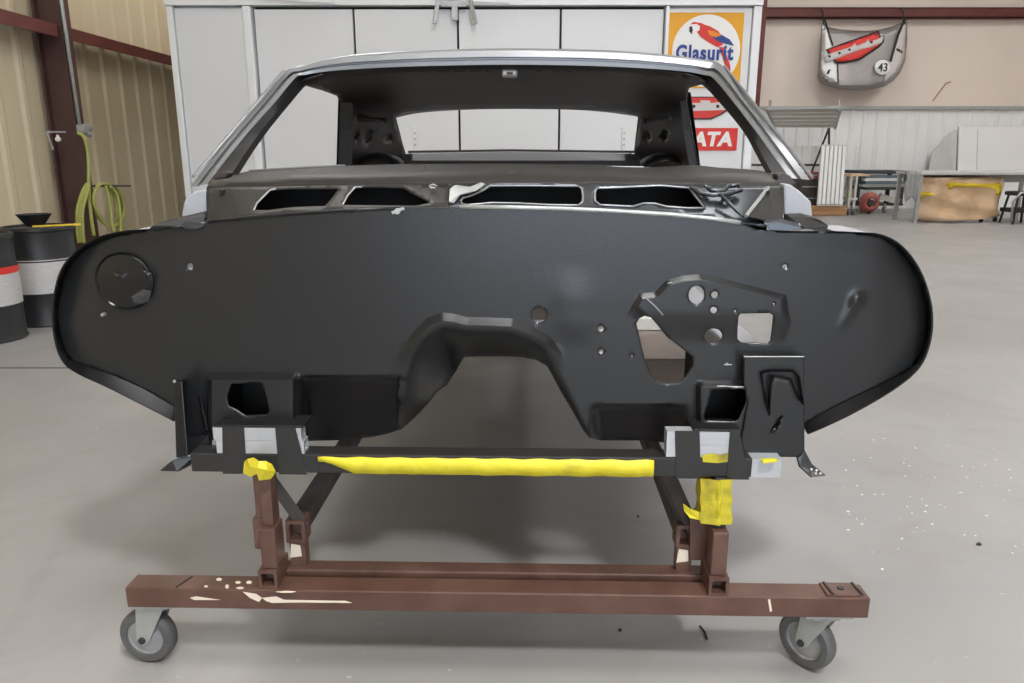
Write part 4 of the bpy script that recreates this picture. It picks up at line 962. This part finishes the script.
# red topped cabinet behind
CY = 13.58
x0, x1 = wx(796, CY, .5), wx(822, CY, .5); z1 = atY(808, 179, CY).z
cab = thing('tool_cabinet', ((x0+x1)/2, CY+.15, 0), 'brown-grey tool cabinet with a red lid left of the slatted grate', 'cabinet')
MB().box(x0, x1, CY, CY+.32, 0, z1).build('body', 'steel_dark', cab, bevel=.01)
MB().box(x0-.02, x1+.02, CY-.02, CY+.32, z1+.001, z1+.12).build('lid', 'rust_red', cab, bevel=.02)
for i in range(3):
    d_ = MB().box(x0+.03, x1-.03, CY-.015, CY-.001, .15+i*.2, .33+i*.2).build('drawer', 'steel_dark', cab); MB().box(x0+.1, x1-.1, CY-.03, CY-.016, .27+i*.2, .29+i*.2).build('handle', 'galv', d_)
def wheel(x, y, r, par, mt='tyre'):
    q = MB().cyl((x-.015, y, r), (x+.015, y, r), r, n=16).build('caster', mt, par)
    MB().box(x-.02, x+.02, y-.015, y+.015, r*1.05, r*2.4).build('fork', 'galv', q)
# light push cart
PY = 13.3
x0, x1 = wx(849.5, PY, .5), wx(869, PY, .5); z1 = atY(858, 174, PY).z
pc = thing('push_cart', ((x0+x1)/2, PY+.2, 0), 'small pale-framed push cart with a wooden top right of the slatted grate', 'cart')
MB().box(x0, x1, PY, PY+.4, z1-.04, z1).build('top', 'kraft', pc, bevel=.008)
for x in (x0+.03, wx(856.5, PY, .5)):
    for y in (PY+.03, PY+.37):
        MB().box(x-.018, x+.018, y-.018, y+.018, .14, z1-.04).build('leg', 'slat', pc); wheel(x, y, .06, pc)
zs = atY(855, 199, PY).z
MB().box(x0, wx(858, PY, .3), PY+.0, PY+.4, zs-.02, zs+.02).build('shelf', 'slat', pc)
gb = tag(MB().lathe((x0+.08, PY+.15, zs+.021), (0, 0, 1), [(0, 0), (.05, 0), (.05, .12), (.02, .17), (.02, .2), (0, .2)], 14).build('green_bottle', 'hose', smooth='auto'), 'small green bottle on the shelf of the pale push cart', 'bottle')
# dark work stand with stacked metal sheets and a red hose reel
KY = 13.82
x0, x1 = wx(857, KY, .5), wx(907, KY, .5); z1 = atY(880, 170.5, KY).z
ws = thing('work_stand', ((x0+x1)/2, KY+.3, 0), 'dark wheeled work stand with metal sheets behind the push cart', 'work stand')
MB().box(x0, x1, KY, KY+.6, z1-.06, z1).build('top', 'cart_dark', ws, bevel=.01)
zz = z1-.08
for i, mt in enumerate(('cart_blue', 'white_metal', 'cart_blue', 'galv', 'cart_dark')):
    MB().box(wx(866, KY, .7)-.02*i*(i % 2), wx(905, KY, .7), KY-.02-.012*i, KY+.5, zz-.05, zz-.005).build('metal_sheet', mt, ws); zz -= .052
for u in (861, 891, 905):
    x = wx(u, KY, .4); MB().box(x-.03, x+.03, KY+.1, KY+.16, .16, z1-.06).build('post', 'cart_dark', ws)
MB().box(x0, x1, KY+.05, KY+.5, .13, .17).build('base', 'steel_dark', ws)
MB().bar((wx(880, KY, .2), KY+.05, .3), (wx(900, KY, .2), KY+.05, .2), .08, .1).build('base_arm', 'slat', ws)
for u in (863, 886, 898): wheel(wx(u, KY, .1), KY+.05, .065, ws, 'wheel_hub')
hr = thing('hose_reel', (wx(870, KY-.15, .3), KY-.12, .0), 'dull red hose reel at the foot of the work stand', 'hose reel')
c_ = Vector((wx(871, KY-.2, .3), KY-.22, .2))
for k in range(3):
    pts = [c_+Vector(((.15-.02*k)*math.cos(a0), -.04*k+.07, (.15-.02*k)*math.sin(a0)+.0)) for a0 in [j*math.pi/10 for j in range(21)]]
    MB().tube(pts, .035, 8).build('coil', 'rust_red', hr, smooth=True)
MB().cyl(c_+Vector((0, -.02, 0)), c_+Vector((0, .12, 0)), .06, n=16).box(c_.x-.03, c_.x+.03, c_.y+.03, c_.y+.09, 0, c_.z).build('hub', 'steel_dark', hr)
# bench wrapped in masking paper
MY = 11.9
z1 = atY(960, 177, MY).z
bn = thing('long_bench', (wx(960, MY+.3, .5), MY+.3, 0), 'long pale grey bench top spanning above the paper-wrapped crate', 'bench')
xa_ = wx(912, MY+.1, .8); xb_ = wx(1050, MY+.1, .8)
MB().box(xa_, xb_, MY-.1, MY+.60, z1+.035, z1+.085).build('top', 'bench', bn, bevel=.01)
MB().box(xa_+.1, xb_-.1, MY+.5, MY+.54, z1-.1, z1+.033).build('apron', 'galv', bn)
for x in (xa_+.06, xb_-.1):
    for y in (MY-.06, MY+.57):
        MB().box(x-.025, x+.025, y-.025, y+.025, 0, z1+.034).build('leg', 'galv', bn)
# cloth over the bench's left end
x0 = wx(906, MY-.12, .7); x1 = wx(919, MY-.12, .7); rows = []
for j in range(8):
    t = j/7; zc_ = z1+.09-t*.42
    rows.append([Vector((x0+(x1-x0)*i/10+.012*math.sin(i*2+j), MY-.135+.02*math.sin(i*1.7+j*.4)-.015*t, zc_-(.04*math.sin(i*.9) if j == 7 else 0))) for i in range(11)])
rows.insert(0, [Vector((p.x, MY+.3, z1+.092)) for p in rows[0]])
tag(MB().strip(rows).build('grey_cloth', 'cloth', smooth=True, solid=.008), 'grey dust cloth hanging over the left end of the bench', 'cloth')
# paper wrapped crate
pw = thing('paper_wrapped_crate', (wx(957, MY+.35, .4), MY+.35, 0), 'crate on small wheels wrapped in brown masking paper with yellow tape', 'crate')
fo = [(919,177),(935,178),(960,177.5),(985,178),(1003,177),(1004.5,184),(1002,192),(999,200),(998,208),(1000,216),(985,219),(960,220.5),(940,221),(925,222),(917,220),(914,214),(918,204),(919,194),(917,186)]
def pw_off(u, v): return -.03*np.sin(u*.19+v*.13)-.03*np.sin(v*.31-u*.07)-.10*sst((936-u)/3)*0+.10*sst((934-u)/18)+.06*sst((u-994)/8)
CM = lambda u, v, o: atY(u, v, MY+o)
crf = relief('paper_front', fo, [], pw_off, 3, 'kraft', pw, mp=CM, solid=.01)
x0 = wx(936, MY, .4); x1 = wx(1000, MY, .4); zb_ = .1
MB().box(x0-.04, x1-.05, MY+.16, MY+.42, zb_, z1+.0).build('crate_box', 'kraft', pw, bevel=.02)
def ptape(pts): relief('tape_strip', pts, [], lambda u, v: pw_off(u, v)-.012, 3, 'kraft_tape', pw, mp=CM, solid=.004)
ptape([(946,184),(950,182.5),(990,184),(999,182.5),(1002,185),(996,190),(991,187.5),(955,187),(950,190)]); ptape([(918,190),(924,192),(934,193),(934,196),(926,196),(920,198),(917,195)]); ptape([(997,186),(1001.5,184),(1001.5,192),(998,196),(996,194)])
for u in (917, 927, 981, 995):
    x = wx(u, MY+.2, .05); wheel(x, MY+.2, .04, pw, 'rubber')
# white door panel leaning at the wall, and a narrow board
dp = thing('door_panel', (wx(1000, WB-.4, 1), WB-.35, 0), 'tall plain white panel leaning on the back wall behind the bench', 'panel')
q = [atY(958, 127, WB-.15), atY(1022, 126, WB-.15)]
xa_, xb_ = q[0].x, wx(1040, WB-.3, 1); zt_ = q[0].z
MB().hexa([(xa_, WB-.5, 0), (xb_, WB-.5, 0), (xb_, WB-.46, 0), (xa_, WB-.46, 0), (xa_, WB-.19, zt_), (xb_, WB-.19, zt_), (xb_, WB-.15, zt_), (xa_, WB-.15, zt_)]).build('board', 'liner', dp, bevel=.006)
MB().bar((xa_+.35, WB-.507, .05), (xa_+.35, WB-.198, zt_-.04), .012, .008).build('seam', 'bench', dp)
xa_ = wx(930, WB-.4, .5); xb_ = wx(957, WB-.4, .5); zq = atY(950, 130, WB-.2).z
tag(MB().prism([(xa_-.1, WB-.45, 0), (xb_, WB-.45, 0), (xb_, WB-.16, zq), (xb_-.12, WB-.16, zq-.05), (xa_, WB-.32, 1.05)], (0, .02, .0)).build('leaning_board', 'bench'), 'pale grey offcut board leaning on the wall left of the white panel', 'board')
# dark stool at the picture edge
EY = 11.6
x0 = wx(1015, EY, .4); stl = thing('shop_stool', (x0+.2, EY+.2, 0), 'dark stool with a pale hoop at the right picture edge', 'stool')
zt_ = atY(1018, 192, EY).z
MB().cyl((x0+.22, EY+.2, zt_-.06), (x0+.22, EY+.2, zt_), .22, n=24).build('seat', 'rubber', stl, bevel=.02)
for dx, dy in ((.05, .04), (.39, .04), (.05, .36), (.39, .36)):
    MB().bar((x0+dx, EY+dy, 0), (x0+.22+(dx-.22)*.7, EY+.2+(dy-.2)*.7, zt_-.06), .03, .03).build('leg', 'rubber', stl)
MB().tube([(x0+.0, EY, .05), (x0-.02, EY, .35), (x0+.06, EY-.02, .48), (x0+.3, EY-.02, .5)], .02, 8).build('hoop', 'galv', stl, smooth=True)
MB().box(x0+.02, x0+.42, EY+.03, EY+.35, .18, .24).build('foot_shelf', 'rubber', stl)

# ================================================================== FLOOR SCRAPS
def scrap(u, v, r, mt, label, name='floor_scrap'):
    p = atZ(u, v, .0); k = 6
    pts = [p+Vector((r*math.cos(2*math.pi*i/k)*random.uniform(.5, 1.2), r*math.sin(2*math.pi*i/k)*random.uniform(.5, 1.2), .0006)) for i in range(k)]
    tag(MB().prism(pts, (0, 0, .004)).build(name, mt), label, 'scrap')
scrap(979.5, 545, .009, 'debris', 'small brown scrap lying alone on the open floor at right')
scrap(620, 631, .005, 'debris', 'tiny dark scrap on the floor below the dolly beam')
scrap(638, 517, .005, 'debris', 'tiny dark scrap on the floor beneath the yellow-taped bar')
a_ = atZ(700, 626, .003); b_ = atZ(707, 639, .003)
tag(MB().tube([a_, (a_+b_)/2+Vector((.004, 0, 0)), b_], .0025, 6).build('wire_offcut', 'debris'), 'short dark wire offcut on the floor in front of the dolly', 'wire')
fk = MB(); rnd = random.Random(3)
for i in range(80):
    u = rnd.uniform(840, 1020); v = rnd.uniform(410, 570) if i % 3 else rnd.uniform(440, 540)
    if rnd.random() > (v-380)/140+.2 and rnd.random() > .5: continue
    p = atZ(u, v, 0); r = rnd.uniform(.0015, .0055)
    fk.prism([p+Vector((r*math.cos(2*math.pi*k/5)*rnd.uniform(.5, 1.2), r*math.sin(2*math.pi*k/5), .0004)) for k in range(5)], (0, 0, .0012))
fo_ = fk.build('paint_flecks', 'fleck'); fo_['kind'] = 'stuff'; tag(fo_, 'scattered white paint flecks on the concrete at right', 'flecks')
